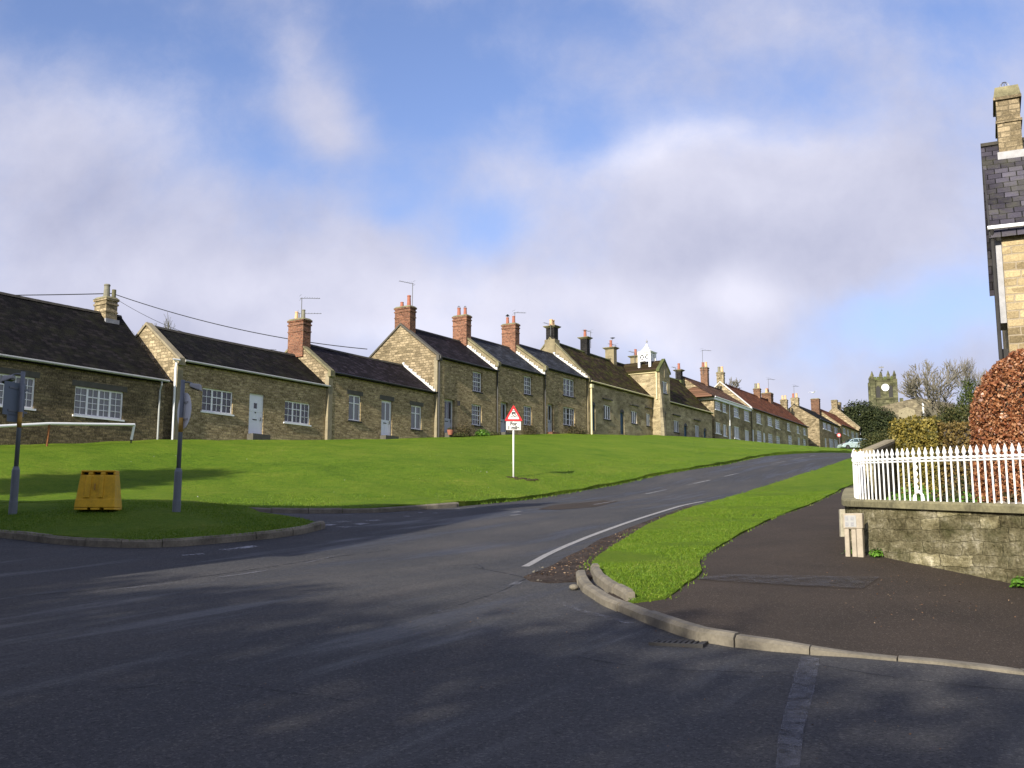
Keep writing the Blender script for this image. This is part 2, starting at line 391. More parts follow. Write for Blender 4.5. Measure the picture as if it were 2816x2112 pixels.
    spk = t.n('ShaderNodeSeparateColor', i0=t.n('ShaderNodeTexVoronoi', Vector=v, Scale=95.0).outputs['Color']).outputs[0]
    base = t.ramp(big, [(.3, (.027, .0195, .0135)), (.7, (.043, .031, .022))])
    base = t.mix(1.0, base, t.ramp(fine, [(.3, .45), (.7, 1.6)]), 'MULTIPLY')
    base = t.mix(t.ramp(spk, [(.92, 0), (.99, .35)]), base, (.26, .22, .18))
    M['path'] = t.out(base, .88, t.bump(fine, .6, .01), .25)

    t = NT('patch_asphalt'); v = t.coord()
    fine = t.noise(v, 60, 4, .8); big = t.noise(v, 2.5, 5, .7)
    base = t.mix(1.0, t.ramp(big, [(.3, (.04, .037, .036)), (.7, (.062, .058, .057))]), t.ramp(fine, [(.3, .6), (.7, 1.4)]), 'MULTIPLY')
    M['patch'] = t.out(base, .6, t.bump(fine, .5, .01), .4)
    see_through(t, t.ramp(t.noise(v, 5, 7, .8), [(.38, .05), (.6, .5)]))

    t = NT('pale_patch'); v = t.coord()
    M['pale_patch'] = t.out(t.ramp(t.noise(v, 70, 4, .8), [(.3, (.05, .052, .06)), (.7, (.17, .17, .19))]), .7, None, .3); see_through(t, t.ramp(t.noise(v, 6, 8, .85), [(.40, .1), (.58, .75)]))
    t = NT('worn_paint'); v = t.coord()
    n = t.noise(v, 16, 7, .8); n2 = t.noise(v, 1.8, 3)
    k = t.ramp(t.math('ADD', t.math('MULTIPLY', n, .7), t.math('MULTIPLY', n2, .3)), [(.45, 0), (.56, .9)])
    M['worn_paint'] = t.out((.30, .30, .31), .7, None, .3); see_through(t, k)
    t = NT('faint_paint'); v = t.coord()
    n = t.noise(v, 16, 7, .8); n2 = t.noise(v, 1.2, 3)
    k = t.ramp(t.math('ADD', t.math('MULTIPLY', n, .6), t.math('MULTIPLY', n2, .4)), [(.5, 0), (.6, .6)])
    M['faint_paint'] = t.out((.20, .20, .22), .6, None, .3); see_through(t, k)
    t = NT('line_paint'); v = t.coord()
    n = t.noise(v, 30, 5, .8)
    M['line_paint'] = t.out(t.ramp(n, [(.3, (.1, .1, .1)), (.6, (.33, .32, .31))]), .7, t.bump(n, .5, .01), .3)

    t = NT('tar_seam'); v = t.coord()
    M['tar_seam'] = t.out((.010, .010, .012), .6, None, .3); see_through(t, t.ramp(t.noise(v, 3.5, 7, .8), [(.42, 0), (.56, .85)]))
    t = NT('mud'); v = t.coord()
    n = t.noise(v, 14, 7, .8); n2 = t.noise(v, 2.2, 4)
    base = t.ramp(n, [(.3, (.03, .02, .017)), (.5, (.068, .052, .044)), (.62, (.115, .092, .074)), (.75, (.21, .18, .14))])
    base = t.mix(1.0, base, t.ramp(n2, [(.3, .6), (.7, 1.2)]), 'MULTIPLY')
    M['mud'] = t.out(base, .95, t.bump(n, 1.0, .06), .1)
    t = NT('soil'); v = t.coord()
    n = t.noise(v, 9, 7, .8)
    M['soil'] = t.out(t.ramp(n, [(.3, (.025, .02, .012)), (.7, (.09, .065, .04))]), .95, t.bump(n, 1.0, .06), .1)
setup_materials()
# ---------------------------------------------------------------- the street's two building lines (plan)
class Line:
    """a vertical plane: plan point p, compass angle az (degrees right of forward)"""
    def __init__(s, p, az):
        s.p = Vector((p[0], p[1], 0)); s.az = az
        s.d = Vector((math.sin(R(az)), math.cos(R(az)), 0)); s.b = Vector((-s.d.y, s.d.x, 0))   # b: into the house
        s.rz = R(90 - az)
    def hit(s, u, v, back=0.0):
        r = ray(u, v); t = (s.p + s.b * back - CAM).dot(s.b) / r.dot(s.b)
        w = CAM + r * t
        return (w - s.p).dot(s.d), w.z, w
    def at(s, x, back=0.0, z=0.0):
        w = s.p + s.d * x + s.b * back; return Vector((w.x, w.y, z))
ROW1 = Line((-12.5, 48.6), 33.2)
_s, _z, _w = ROW1.hit(1956, 1134)
ROW2 = Line((_w.x, _w.y), 31.1)

# ---------------------------------------------------------------- ground heights
ctrl = [(0, 0, 0), (0, -20, -1.3), (-30, -20, -1.6), (30, -20, -.8), (-45, 8, .9), (25, 4, .6), (45, 12, 1.8), (-70, -60, -4), (70, -60, -2)]
for u, v, Y in [(1408, 2112, 5.6), (0, 2112, 5.9), (2816, 2112, 5.4), (2816, 1853, 8.2), (2230, 1799, 8.8), (1900, 1750, 9.7), (1634, 1652, 12.2),
                (1590, 1600, 13.6), (0, 1750, 9.9), (1000, 1750, 9.8), (700, 1600, 14.2),
                (2816, 1617, 12.7), (2600, 1560, 14.4), (2330, 1515, 16.3), (2345, 1330, 34),
                (0, 1477, 20), (227, 1492, 19.3), (600, 1494, 19.3), (897, 1451, 22.2),
                (35, 1410, 23.2), (485, 1406, 23.4), (270, 1398, 24), (750, 1409, 27.2), (1033, 1409, 27), (1263, 1393, 29), (0, 1385, 28), (300, 1385, 28),
                (1507, 1368, 34.5), (1688, 1337, 38.6), (1815, 1308, 42), (2000, 1279, 48), (2215, 1247, 58), (2341, 1246, 65),
                (1442, 1560, 16.6), (1598, 1486, 21.5), (1815, 1410, 26.5), (1937, 1380, 30), (2330, 1262, 42.5),
                (2349, 1244, 80), (2349, 1244, 100), (2349, 1243, 122), (2300, 1243, 95), (2240, 1243, 80), (1413, 1313, 38), (0, 1280, 33.5), (500, 1290, 37), (1000, 1290, 38), (2000, 1230, 72)]:
    w = CAM + ray(u, v) * Y
    ctrl.append((w.x, w.y, w.z))
for u, v in [(-150, 1240), (0, 1234), (250, 1224), (474, 1218), (895, 1215), (1200, 1206), (1363, 1200), (1610, 1197), (1800, 1200), (1956, 1208)]:
    s, z, w = ROW1.hit(u, v); ctrl.append((w.x, w.y, w.z)); q = w + ROW1.b * 8; ctrl.append((q.x, q.y, w.z + .2))
for u, v in [(2060, 1219), (2138, 1225), (2240, 1231), (2341, 1242)]:
    s, z, w = ROW2.hit(u, v); ctrl.append((w.x, w.y, w.z)); q = w + ROW2.b * 8; ctrl.append((q.x, q.y, w.z + .3))
ctrl += [(48, 142, 13.3), (70, 190, 16.5), (60, 90, 7.5), (30, 45, 5.0), (90, 120, 10), (15, 25, 2.6), (10, 18, 1.75), (20, 150, 12.5), (-40, 100, 9), (-60, 50, 5), (0, 200, 14), (160, 200, 15), (-150, 0, 1), (-150, 200, 12), (160, 0, 1)]
C = np.array(ctrl)
def _tps_fit(C, lam=.35):
    n = len(C); P = C[:, :2] / 20.0
    d = np.linalg.norm(P[:, None] - P[None], axis=2); K = np.where(d > 0, d * d * np.log(np.maximum(d, 1e-9)), 0) + np.eye(n) * lam * .01
    A = np.zeros((n + 3, n + 3)); A[:n, :n] = K; A[:n, n] = 1; A[:n, n + 1:] = P; A[n, :n] = 1; A[n + 1:, :n] = P.T
    return np.linalg.solve(A, np.concatenate([C[:, 2], [0, 0, 0]])), P
TW, TP = _tps_fit(C)
def H(x, y):
    x = np.atleast_1d(np.asarray(x, float)); y = np.atleast_1d(np.asarray(y, float))
    xx = np.clip(x, -150, 160) / 20; yy = np.clip(y, -60, 200) / 20
    out = np.zeros(len(xx))
    for i in range(0, len(xx), 20000):
        a = xx[i:i + 20000]; b = yy[i:i + 20000]
        d2 = (a[:, None] - TP[None, :, 0]) ** 2 + (b[:, None] - TP[None, :, 1]) ** 2
        K = .5 * d2 * np.log(np.maximum(d2, 1e-18))
        out[i:i + 20000] = K @ TW[:-3] + TW[-3] + a * TW[-2] + b * TW[-1]
    return out
def h1(x, y): return float(H(x, y)[0])
_ys = np.concatenate([np.arange(3, 70, .25), np.arange(70, 260, 1.0)])
def G(u, v, lift=0.0):
    """where a sight line meets the ground (raised by lift)"""
    r = ray(u, v); hz = H(r.x * _ys, _ys) + lift; rz = CAM.z + r.z * _ys
    k = np.where(rz <= hz)[0]
    if not len(k): y = 200.0
    else:
        i = k[0]
        if i == 0: y = _ys[0]
        else:
            a, b = rz[i - 1] - hz[i - 1], rz[i] - hz[i]; y = _ys[i - 1] + (_ys[i] - _ys[i - 1]) * a / (a - b)
    return Vector((r.x * y, y, h1(r.x * y, y) + lift))

def inside(poly, x, y):
    poly = np.asarray(poly); c = np.zeros(len(x), bool); n = len(poly); j = n - 1
    for i in range(n):
        xi, yi = poly[i]; xj, yj = poly[j]
        m = ((yi > y) != (yj > y)) & (x < (xj - xi) * (y - yi) / (yj - yi + 1e-12) + xi)
        c ^= m; j = i
    return c
def dense(poly, step, closed=True):
    out = []; n = len(poly)
    for i in range(n if closed else n - 1):
        a = Vector(poly[i][:2]); b = Vector(poly[(i + 1) % n][:2]); k = max(1, int((b - a).length / step))
        for q in range(k): out.append(tuple(a.lerp(b, q / k)))
    if not closed: out.append(tuple(poly[-1][:2]))
    return out
def smooth_line(pts, step=.5):
    """Catmull-Rom through plan points"""
    P = [Vector(p[:2]) for p in pts]; P = [P[0] * 2 - P[1]] + P + [P[-1] * 2 - P[-2]]; out = []
    for i in range(1, len(P) - 2):
        k = max(1, int((P[i + 1] - P[i]).length / step))
        for q in range(k):
            t = q / k
            out.append(tuple(.5 * ((2 * P[i]) + (P[i + 1] - P[i - 1]) * t + (2 * P[i - 1] - 5 * P[i] + 4 * P[i + 1] - P[i + 2]) * t * t + (3 * P[i] - P[i - 1] - 3 * P[i + 1] + P[i + 2]) * t ** 3)))
    out.append(tuple(P[-2])); return out

def sheet(name, poly, m, lift=0.0, near=.6, far=4.0, wav=0.0, skirt=.35, edge=None, reach=48, kind='structure', label=None):
    """a ground cover that follows the terrain inside a plan outline, with a skirt down its edge"""
    poly = dense(poly, edge or near * 1.2)
    P = np.array(poly); x0, y0 = P.min(0); x1, y1 = P.max(0)
    gx, gy = np.meshgrid(np.arange(max(x0, -reach), min(x1, reach) + near, near), np.arange(max(y0, -12), min(y1, reach) + near, near))
    g = np.stack([gx.ravel(), gy.ravel()], 1)
    if max(abs(x0), x1, y1) > reach:
        fx, fy = np.meshgrid(np.arange(x0, x1 + far, far), np.arange(y0, y1 + far, far)); q = np.stack([fx.ravel(), fy.ravel()], 1)
        q = q[(np.abs(q[:, 0]) > reach) | (q[:, 1] > reach) | (q[:, 1] < -12)]; g = np.concatenate([g, q])
    g = g + rng.uniform(-.08, .08, g.shape) * near
    g = g[inside(P, g[:, 0], g[:, 1])]
    allp = [Vector(p) for p in poly] + [Vector(p) for p in g]
    nb = len(poly)
    ov, oe, of, ovo, _, _ = delaunay_2d_cdt(allp, [(i, (i + 1) % nb) for i in range(nb)], [], 1, 1e-5)
    V = np.array([(p.x, p.y) for p in ov])
    z = H(V[:, 0], V[:, 1]) + lift
    if wav:
        z = z + wav * (np.sin(V[:, 0] * .9 + 1.3 * np.sin(V[:, 1] * .5)) * np.sin(V[:, 1] * .8 + .7) + .5 * np.sin(V[:, 0] * 2.3 + V[:, 1] * 1.7))
    verts = [(a, b, c) for (a, b), c in zip(V, z)]; faces = [tuple(f) for f in of]
    if skirt:
        cnt = {}
        for f in faces:
            for i in range(len(f)):
                e = (f[i], f[(i + 1) % len(f)]); k = (min(e), max(e)); cnt[k] = None if k in cnt else e
        low = {}
        for k, e in cnt.items():
            if e is None: continue
            for w in e:
                if w not in low: low[w] = len(verts); verts.append((verts[w][0], verts[w][1], verts[w][2] - skirt))
            faces.append((e[1], e[0], low[e[0]], low[e[1]]))
    me = bpy.data.meshes.new(name); me.from_pydata(verts, [], faces); me.materials.append(m)
    bm = bmesh.new(); bm.from_mesh(me); bmesh.ops.recalc_face_normals(bm, faces=bm.faces); bm.to_mesh(me)
    up = sum(p.normal.z * p.area for p in me.polygons); bm.free()
    if up < 0: me.flip_normals()
    o = bpy.data.objects.new(name, me); col.objects.link(o); tag(o, label, kind=kind)
    return o

def ribbon(pts, width, lift=.008, step=.35):
    """a thin strip of paint along ground points; returns verts, faces"""
    P = [Vector(p[:2]) for p in smooth_line(pts, step)] if len(pts) > 2 else [Vector(p[:2]) for p in dense(pts, step, False)]
    vs = []; fs = []
    for i, p in enumerate(P):
        d = (P[min(i + 1, len(P) - 1)] - P[max(i - 1, 0)]).normalized(); n = Vector((-d.y, d.x)) * width / 2
        for q in (p + n, p - n): vs.append((q.x, q.y, h1(q.x, q.y) + lift))
        if i: k = 2 * i; fs.append((k - 2, k - 1, k + 1, k))
    return vs, fs

def gp(*uv, lift=0.0): return [G(u, v, lift) for u, v in uv]
def xy(pts): return [(p[0], p[1]) for p in pts]

# outlines in plan, found where the photographed edges meet the ground
KH = .11
verge_road = xy(gp((1625, 1562), (1630, 1545), (1660, 1517), (1700, 1490), (1752, 1458), (1815, 1426), (1890, 1398), (1975, 1374), (2060, 1349), (2150, 1320), (2240, 1292), (2320, 1266), lift=.06))
e1 = ROW1.d
last = Vector(verge_road[-1]); verge_far = [tuple(last + Vector((e1.x, e1.y)) * k + Vector((.03, 0)) * k) for k in (6, 20, 45, 90)]
path_left = xy(gp((1735, 1652), (1830, 1640), (1885, 1600), (1908, 1588), (1930, 1566), (1927, 1532), (1990, 1492), (2050, 1458), (2140, 1416), (2225, 1386), (2290, 1356), (2340, 1333), lift=.06))
pl = Vector(path_left[-1]); path_far = [tuple(pl + Vector((e1.x, e1.y)) * k) for k in (8, 25, 60, 90)]
kerb_right = xy(gp((1585, 1590), (1590, 1612), (1603, 1630), (1631, 1648), (1664, 1668), (1706, 1685), (1766, 1711), (1858, 1745), (1932, 1768), (2016, 1780), (2130, 1793), (2230, 1801), (2356, 1808), (2482, 1820), (2623, 1832), (2773, 1852), (2816, 1857)))
kr = Vector(kerb_right[-1]); kerb_right += [tuple(kr + Vector((1, -.06)) * k) for k in (2, 6, 14, 30)]
island_front = xy(gp((-350, 1462), (0, 1480), (98, 1491), (227, 1502), (365, 1507), (500, 1503), (600, 1495), (742, 1482), (840, 1467), (893, 1453)))
il = Vector(island_front[0]); island_front = [tuple(il + Vector((-1, .05)) * k) for k in (25, 8)] + island_front
island_back = xy(gp((882, 1440), (835, 1427), (770, 1417), (715, 1410), lift=.13) + gp((640, 1402), (560, 1399), (400, 1396), (200, 1395), (0, 1396), lift=.02))
ib = Vector(island_back[-1]); island_back += [tuple(ib + Vector((-1, .10)) * k) for k in (8, 18)]
green_front = xy(gp((600, 1407), (685, 1408), (758, 1411), (818, 1412), (894, 1412), (1033, 1410), (1157, 1402), (1263, 1394), (1390, 1382), (1507, 1368), (1600, 1352), (1688, 1337), (1815, 1308), (1900, 1293), (2000, 1278), (2113, 1255), (2214, 1247)))
gl = Vector(green_front[0]); green_front = [tuple(gl + Vector((-1, .02)) * k) for k in (90, 45, 20, 10, 4)] + green_front
gr_ = Vector(green_front[-1]); green_front += [tuple(gr_ + Vector((e1.x, e1.y)) * k + Vector((.02, 0)) * k) for k in (5, 12, 25, 45, 75, 130)]

verge_poly = smooth_line(verge_road + verge_far, .6) + list(reversed(smooth_line(path_left + path_far, .45)))
path_outer = [(7.1, 10.9), (6.6, 12.0)]
FENCE = [(7.25, 9.6), (6.85, 11.0), (6.5, 12.3), (6.25, 13.3), (6.02, 14.1), (5.78, 14.9), (5.60, 15.8), (5.60, 16.6), (5.83, 17.4), (6.10, 18.2), (6.44, 19.2), (6.87, 20.4)]
def wall_edge(off):
    P = smooth_line(FENCE, .4); out = []
    for i, p in enumerate(P):
        a = Vector(P[max(i - 1, 0)]); b = Vector(P[min(i + 1, len(P) - 1)]); d = (b - a).normalized(); out.append((p[0] - d.y * off, p[1] + d.x * off))
    return out
# kerb inner edge for the path
def offset_line(P, off):
    out = []
    for i, p in enumerate(P):
        a = Vector(P[max(i - 1, 0)]); b = Vector(P[min(i + 1, len(P) - 1)]); d = (b - a).normalized(); out.append((p[0] - d.y * off, p[1] + d.x * off))
    return out
KR = smooth_line(kerb_right, .25); KI = smooth_line(island_front, .4); KG = smooth_line(green_front, .5)

def build_ground():
    # natural ground to the horizon
    xs = np.concatenate([[-2500, -1200, -600, -300, -200], np.arange(-150, 161, 5.0), [210, 320, 650, 1300, 2500]])
    ys = np.concatenate([[-1500, -500, -150], np.arange(-60, 201, 5.0), [230, 300, 450, 800, 1500, 3000]])
    X, Y = np.meshgrid(xs, ys); Z = H(X.ravel(), Y.ravel()) - .45
    Z = np.where((Y.ravel() > 205), 14 - .004 * (Y.ravel() - 200), Z)
    n = len(xs); vs = list(zip(X.ravel(), Y.ravel(), Z)); fs = [(j * n + i, j * n + i + 1, (j + 1) * n + i + 1, (j + 1) * n + i) for j in range(len(ys) - 1) for i in range(n - 1)]
    b = MB(); b.v = vs; b.f = fs; o = b.build('ground', M['grass'], smooth=True); tag(o, kind='structure')
    # tarmac of the junction and the main street
    far = [tuple(Vector(verge_far[-1]))]
    road = [(-75, 2)] + [(-75, -11), (40, -11), (40, 9)] + [(20, 12), (8, 12.5), (5, 16)] + [tuple(Vector(p) + Vector((1.2, -.6))) for p in verge_road[2:]] + [tuple(Vector(p) + Vector((1.2, -.6))) for p in verge_far] + \
        [tuple(Vector(p) + Vector((-1.0, .6))) for p in reversed(green_front[6:])] + [(-75, 31)]
    sheet('road', road, M['asphalt'], 0, near=.8, far=3, skirt=0)
    # mud strip between tarmac edge and grass
    mud = xy(gp((1440, 1588), (1478, 1577), (1554, 1537), (1652, 1483), (1742, 1450), (1887, 1396), (1956, 1384), (2010, 1366), (2120, 1334), (2122, 1338), (2060, 1362), (1900, 1408), (1760, 1470), (1660, 1535), (1640, 1575), (1620, 1600), (1595, 1612), (1583, 1600), (1511, 1604), (1460, 1599)))
    sheet('mud_strip', mud, M['mud'], .02, near=.25, wav=.012, skirt=.05, edge=.2)
    sheet('verge', verge_poly, M['grass'], .055, near=.35, wav=.02)
    inner = offset_line(KR, .10)
    pathp = inner[6:] + [(38, 12.0), (15, 11.5), (8.5, 10.5)] + wall_edge(-.1)[2:] + [(9.0, 24.3), (30, 55), (70, 110)] + [tuple(Vector(p) + Vector((-.8, .5))) for p in reversed(path_far)] + [tuple(Vector(p) + Vector((-.7, .3))) for p in reversed(path_left[1:])] + [path_left[0]]
    sheet('footpath', pathp, M['path'], .028, near=.5, skirt=.12)
    green = offset_line(KG, .10) + [(110, 200), (-120, 200), (-120, 30)]
    sheet('green', green, M['grass'], .13, near=.7, far=4, wav=.035)
    isl = offset_line(KI, .13) + smooth_line(island_back, .5)
    sheet('grass_island', isl, M['grass'], .135, near=.4, wav=.02)
    garden = wall_edge(-.1) + [(9.0, 24.3), (30, 55), (70, 110), (110, 110), (60, 12), (8, 9)]
    sheet('garden_ground', garden, M['soil'], .3, near=.8, far=4, wav=.05)
    # kerbs
    def kerb_run(P, name, m, hfun, w=.13, stone=.85, off=0.0, gap=.012, lab=None):
        L = [0.0]
        for a, b in zip(P, P[1:]): L.append(L[-1] + (Vector(b) - Vector(a)).length)
        def at(s):
            i = max(0, min(len(P) - 2, int(np.searchsorted(L, s)) - 1)); t = (s - L[i]) / max(1e-6, L[i + 1] - L[i]); a = Vector(P[i]); b = Vector(P[i + 1])
            d = (b - a).normalized(); return a.lerp(b, t), Vector((-d.y, d.x))
        b_ = MB(); s = 0.0
        while s < L[-1] - .05:
            ln = stone * random.uniform(.75, 1.2); e = min(s + ln, L[-1]); jit = random.uniform(-.012, .012); jz = random.uniform(-.008, .012)
            k = max(1, int((e - s - gap) / .3)); ring = []
            for q in range(k + 1):
                t = s + gap / 2 + (e - s - gap) * q / k; p, n = at(t); h = hfun(t / L[-1], p) + jz; z = h1(p.x, p.y)
                sec = [(0, -.25), (0, h * .72), (.035, h), (w - .01, h + .004), (w, h - .01), (w, -.25)]
                ring.append([(p.x + n.x * (o_ + off + jit), p.y + n.y * (o_ + off + jit), z + zz) for o_, zz in sec])
            base = len(b_.v)
            for r_ in ring: b_.v += r_
            for q in range(k):
                for c in range(6): b_.f.append((base + q * 6 + c, base + q * 6 + (c + 1) % 6, base + (q + 1) * 6 + (c + 1) % 6, base + (q + 1) * 6 + c))
            b_.f.append(tuple(base + c for c in range(5, -1, -1))); b_.f.append(tuple(base + k * 6 + c for c in range(6)))
            s = e
        o = b_.build(name, m); tag(o, kind='structure'); return o
    tot = kerb_right
    def hr(t, p):
        x = p.x
        if x < 2.1: return .105
        if x < 2.9: return .105 - .075 * (x - 2.1) / .8
        if x > 4.3: return min(.12, .03 + .12 * (x - 4.3))
        return .03
    kerb_run(KR, 'kerb', M['kerb'], hr)
    kerb_run(smooth_line(xy(gp((1622, 1578), (1640, 1604), (1668, 1628), (1702, 1648), (1722, 1660))), .2), 'kerb', M['kerb'], lambda t, p: .135, w=.11, stone=.4)
    kerb_run(KI[20:], 'kerb', M['kerb_old'], lambda t, p: .15, w=.14)
    k0 = max(0, next(i for i, p in enumerate(KG) if p[0] > -30)); k1 = next(i for i, p in enumerate(KG) if p[0] > G(1263, 1394).x)
    kerb_run(KG[k0:k1], 'kerb', M['kerb'], lambda t, p: .13, w=.13, stone=1.0)
    # road paint and repairs
    def paint(name, strips, m, lift=.008):
        b_ = MB()
        for pts, w in strips: vs, fs = ribbon(xy(gp(*pts)), w, lift); b_.add(vs, fs)
        o = b_.build(name, m); tag(o, kind='structure')
        if sum(p.normal.z for p in o.data.polygons) < 0: o.data.flip_normals()
        return o
    paint('road_edge_line', [([(1444, 1559), (1511, 1523), (1598, 1485), (1699, 1447), (1815, 1409), (1880, 1390), (1936, 1379)], .13)], M['line_paint'])
    paint('road_centre_line', [([(1775, 1359), (1831, 1347)], .1), ([(1634, 1388), (1690, 1378)], .1), ([(1404, 1411), (1431, 1407)], .1), ([(1405, 1418), (1431, 1416)], .1),
          ([(1890, 1334), (1955, 1320)], .1), ([(1990, 1311), (2030, 1302)], .1), ([(2123, 1277), (2161, 1269)], .12), ([(2181, 1264), (2212, 1258.5)], .12), ([(2227, 1255), (2240, 1253)], .12)], M['worn_paint'])
    paint('give_way_line', [([(895, 1445), (920, 1443)], .2), ([(922, 1438), (958, 1434)], .2), ([(980, 1443), (1006, 1440)], .2), ([(932, 1451), (968, 1449)], .2), ([(1010, 1433), (1045, 1431)], .2),
          ([(1060, 1425), (1084, 1425)], .15), ([(1112, 1420), (1125, 1421)], .15), ([(1150, 1411), (1162, 1411)], .15), ([(1190, 1412), (1203, 1411)], .15), ([(1252, 1400), (1265, 1400)], .15), ([(604, 1514), (650, 1510), (702, 1502)], .2), ([(500, 1528), (560, 1524)], .14), ([(1285, 1398), (1310, 1395)], .12)], M['worn_paint'])
    paint('faint_line', [([(1520, 1648), (1580, 1674), (1640, 1692), (1735, 1716)], .1), ([(1430, 1600), (1330, 1655), (1200, 1685)], .12), ([(0, 1662), (300, 1625), (700, 1575), (960, 1520)], .07)], M['faint_paint'])
    paint('tar_seam', [([(0, 1645), (300, 1618), (600, 1580), (900, 1535), (1075, 1512)], .035), ([(1300, 1560), (1380, 1575), (1450, 1590)], .03), ([(1450, 1590), (1380, 1625), (1290, 1655), (1180, 1690)], .02), ([(0, 1560), (200, 1552)], .02), ([(1240, 1556), (1310, 1552), (1330, 1565)], .03), ([(1560, 1800), (1750, 1835), (2050, 1850), (2190, 1850)], .018), ([(300, 1900), (520, 1875), (700, 1890), (960, 1930)], .015), ([(2260, 1830), (2500, 1870), (2816, 1900)], .018)], M['tar_seam'], .005)
    # repaired trench across the near lane
    def patch(name, uv, m, lift=.006, near=.3): return sheet(name, xy(gp(*uv)), m, lift, near=near, skirt=0, edge=.3)
    patch('tarmac_trench_repair', [(2203, 1806), (2254, 1812), (2240, 1900), (2210, 2010), (2196, 2150), (2130, 2150), (2140, 2030), (2170, 1910)], M['pale_patch'])
    paint('trench_seal', [([(2203, 1808), (2172, 1905), (2150, 1980)], .03), ([(2254, 1814), (2232, 1890), (2212, 1960), (2200, 2020)], .03), ([(2185, 1892), (2234, 1897)], .025), ([(2200, 1830), (2245, 1834)], .025)], M['faint_paint'], .012)
    patch('footpath_repair', [(1915, 1601), (1990, 1589), (2420, 1597), (2372, 1629), (2200, 1621), (1990, 1608)], M['patch'], .052)
    patch('road_patch', [(1480, 1401), (1530, 1388), (1660, 1376), (1700, 1379), (1640, 1394), (1540, 1402)], M['path'], .006)
# ---------------------------------------------------------------- building kit
def wall_with_holes(b, x0, x1, z0, z1, holes, depth=.30):
    """front wall face in the plane y=0 with openings (x0,z0,x1,z1) and their reveals"""
    xs = sorted({x0, x1, *[h[0] for h in holes], *[h[2] for h in holes]}); zs = sorted({z0, z1, *[h[1] for h in holes], *[h[3] for h in holes]})
    for i in range(len(xs) - 1):
        for j in range(len(zs) - 1):
            cx, cz = (xs[i] + xs[i + 1]) / 2, (zs[j] + zs[j + 1]) / 2
            if any(h[0] < cx < h[2] and h[1] < cz < h[3] for h in holes): continue
            b.add([(xs[i], 0, zs[j]), (xs[i + 1], 0, zs[j]), (xs[i + 1], 0, zs[j + 1]), (xs[i], 0, zs[j + 1])], [(0, 1, 2, 3)])
    for a, c, d, e in holes:
        b.add([(a, 0, c), (d, 0, c), (d, 0, e), (a, 0, e), (a, depth, c), (d, depth, c), (d, depth, e), (a, depth, e)],
              [(0, 1, 5, 4), (1, 2, 6, 5), (2, 3, 7, 6), (3, 0, 4, 7), (4, 5, 6, 7)])

def make_window(H_, rect, lights, frame='white', glass='glass_dark', sill='white', recess=.07, fr=.065, lintel=None, bar=.022, hood=None):
    """rect (x0,z0,x1,z1); lights: list of (width share, [(height share, columns, rows), ...]) from the top down"""
    x0, z0, x1, z1 = rect; y0, y1 = recess - .05 + .03, recess + .03; y0 = recess; y1 = recess + .055
    b = MB(); b.box(x0, y0, z0, x0 + fr, y1, z1); b.box(x1 - fr, y0, z0, x1, y1, z1); b.box(x0 + fr, y0, z1 - fr, x1 - fr, y1, z1); b.box(x0 + fr, y0, z0, x1 - fr, y1, z0 + fr)
    ix0, ix1, iz0, iz1 = x0 + fr, x1 - fr, z0 + fr, z1 - fr; tw = sum(l[0] for l in lights); x = ix0; mul = .085
    yb0, yb1 = y0 + .012, y1 - .006
    for li, (w, rows) in enumerate(lights):
        xe = x + (ix1 - ix0) * w / tw
        if li < len(lights) - 1: b.box(xe - mul / 2, y0 - .003, iz0, xe + mul / 2, y1 - .002, iz1)
        a0 = x + (mul / 2 if li else 0); a1 = xe - (mul / 2 if li < len(lights) - 1 else 0)
        th = sum(r[0] for r in rows); z = iz1
        for ri, (h, nc, nr) in enumerate(rows):
            ze = z - (iz1 - iz0) * h / th
            if ri < len(rows) - 1: b.box(a0, y0 - .001, ze - .022, a1, y1 - .003, ze + .022)
            for k in range(1, nc):
                xx = a0 + (a1 - a0) * k / nc; b.box(xx - bar / 2, yb0, ze, xx + bar / 2, yb1, z)
            for k in range(1, nr):
                zz = ze + (z - ze) * k / nr; b.box(a0, yb0 + .002, zz - bar / 2, a1, yb1 - .002, zz + bar / 2)
            z = ze
        x = xe
    w = b.build('window', M[frame], H_)
    g = MB().box(x0 + .02, y1 - .018, z0 + .02, x1 - .02, y1 - .010, z1 - .02).build('pane', M[glass], w)
    if sill:
        MB().box(x0 - .07, -.055, z0 - .075, x1 + .07, recess + .02, z0 - .002).build('sill', M[sill], w)
    if lintel:
        MB().box(x0 - .16, -.006, z1 + .004, x1 + .16, .1, z1 + .24).build('lintel', M[lintel], H_)
    if hood:
        MB().box(x0 - .22, -.13, z1 + hood, x1 + .22, .05, z1 + hood + .09).build('hood_mould', M['lintel'], H_)
    return w

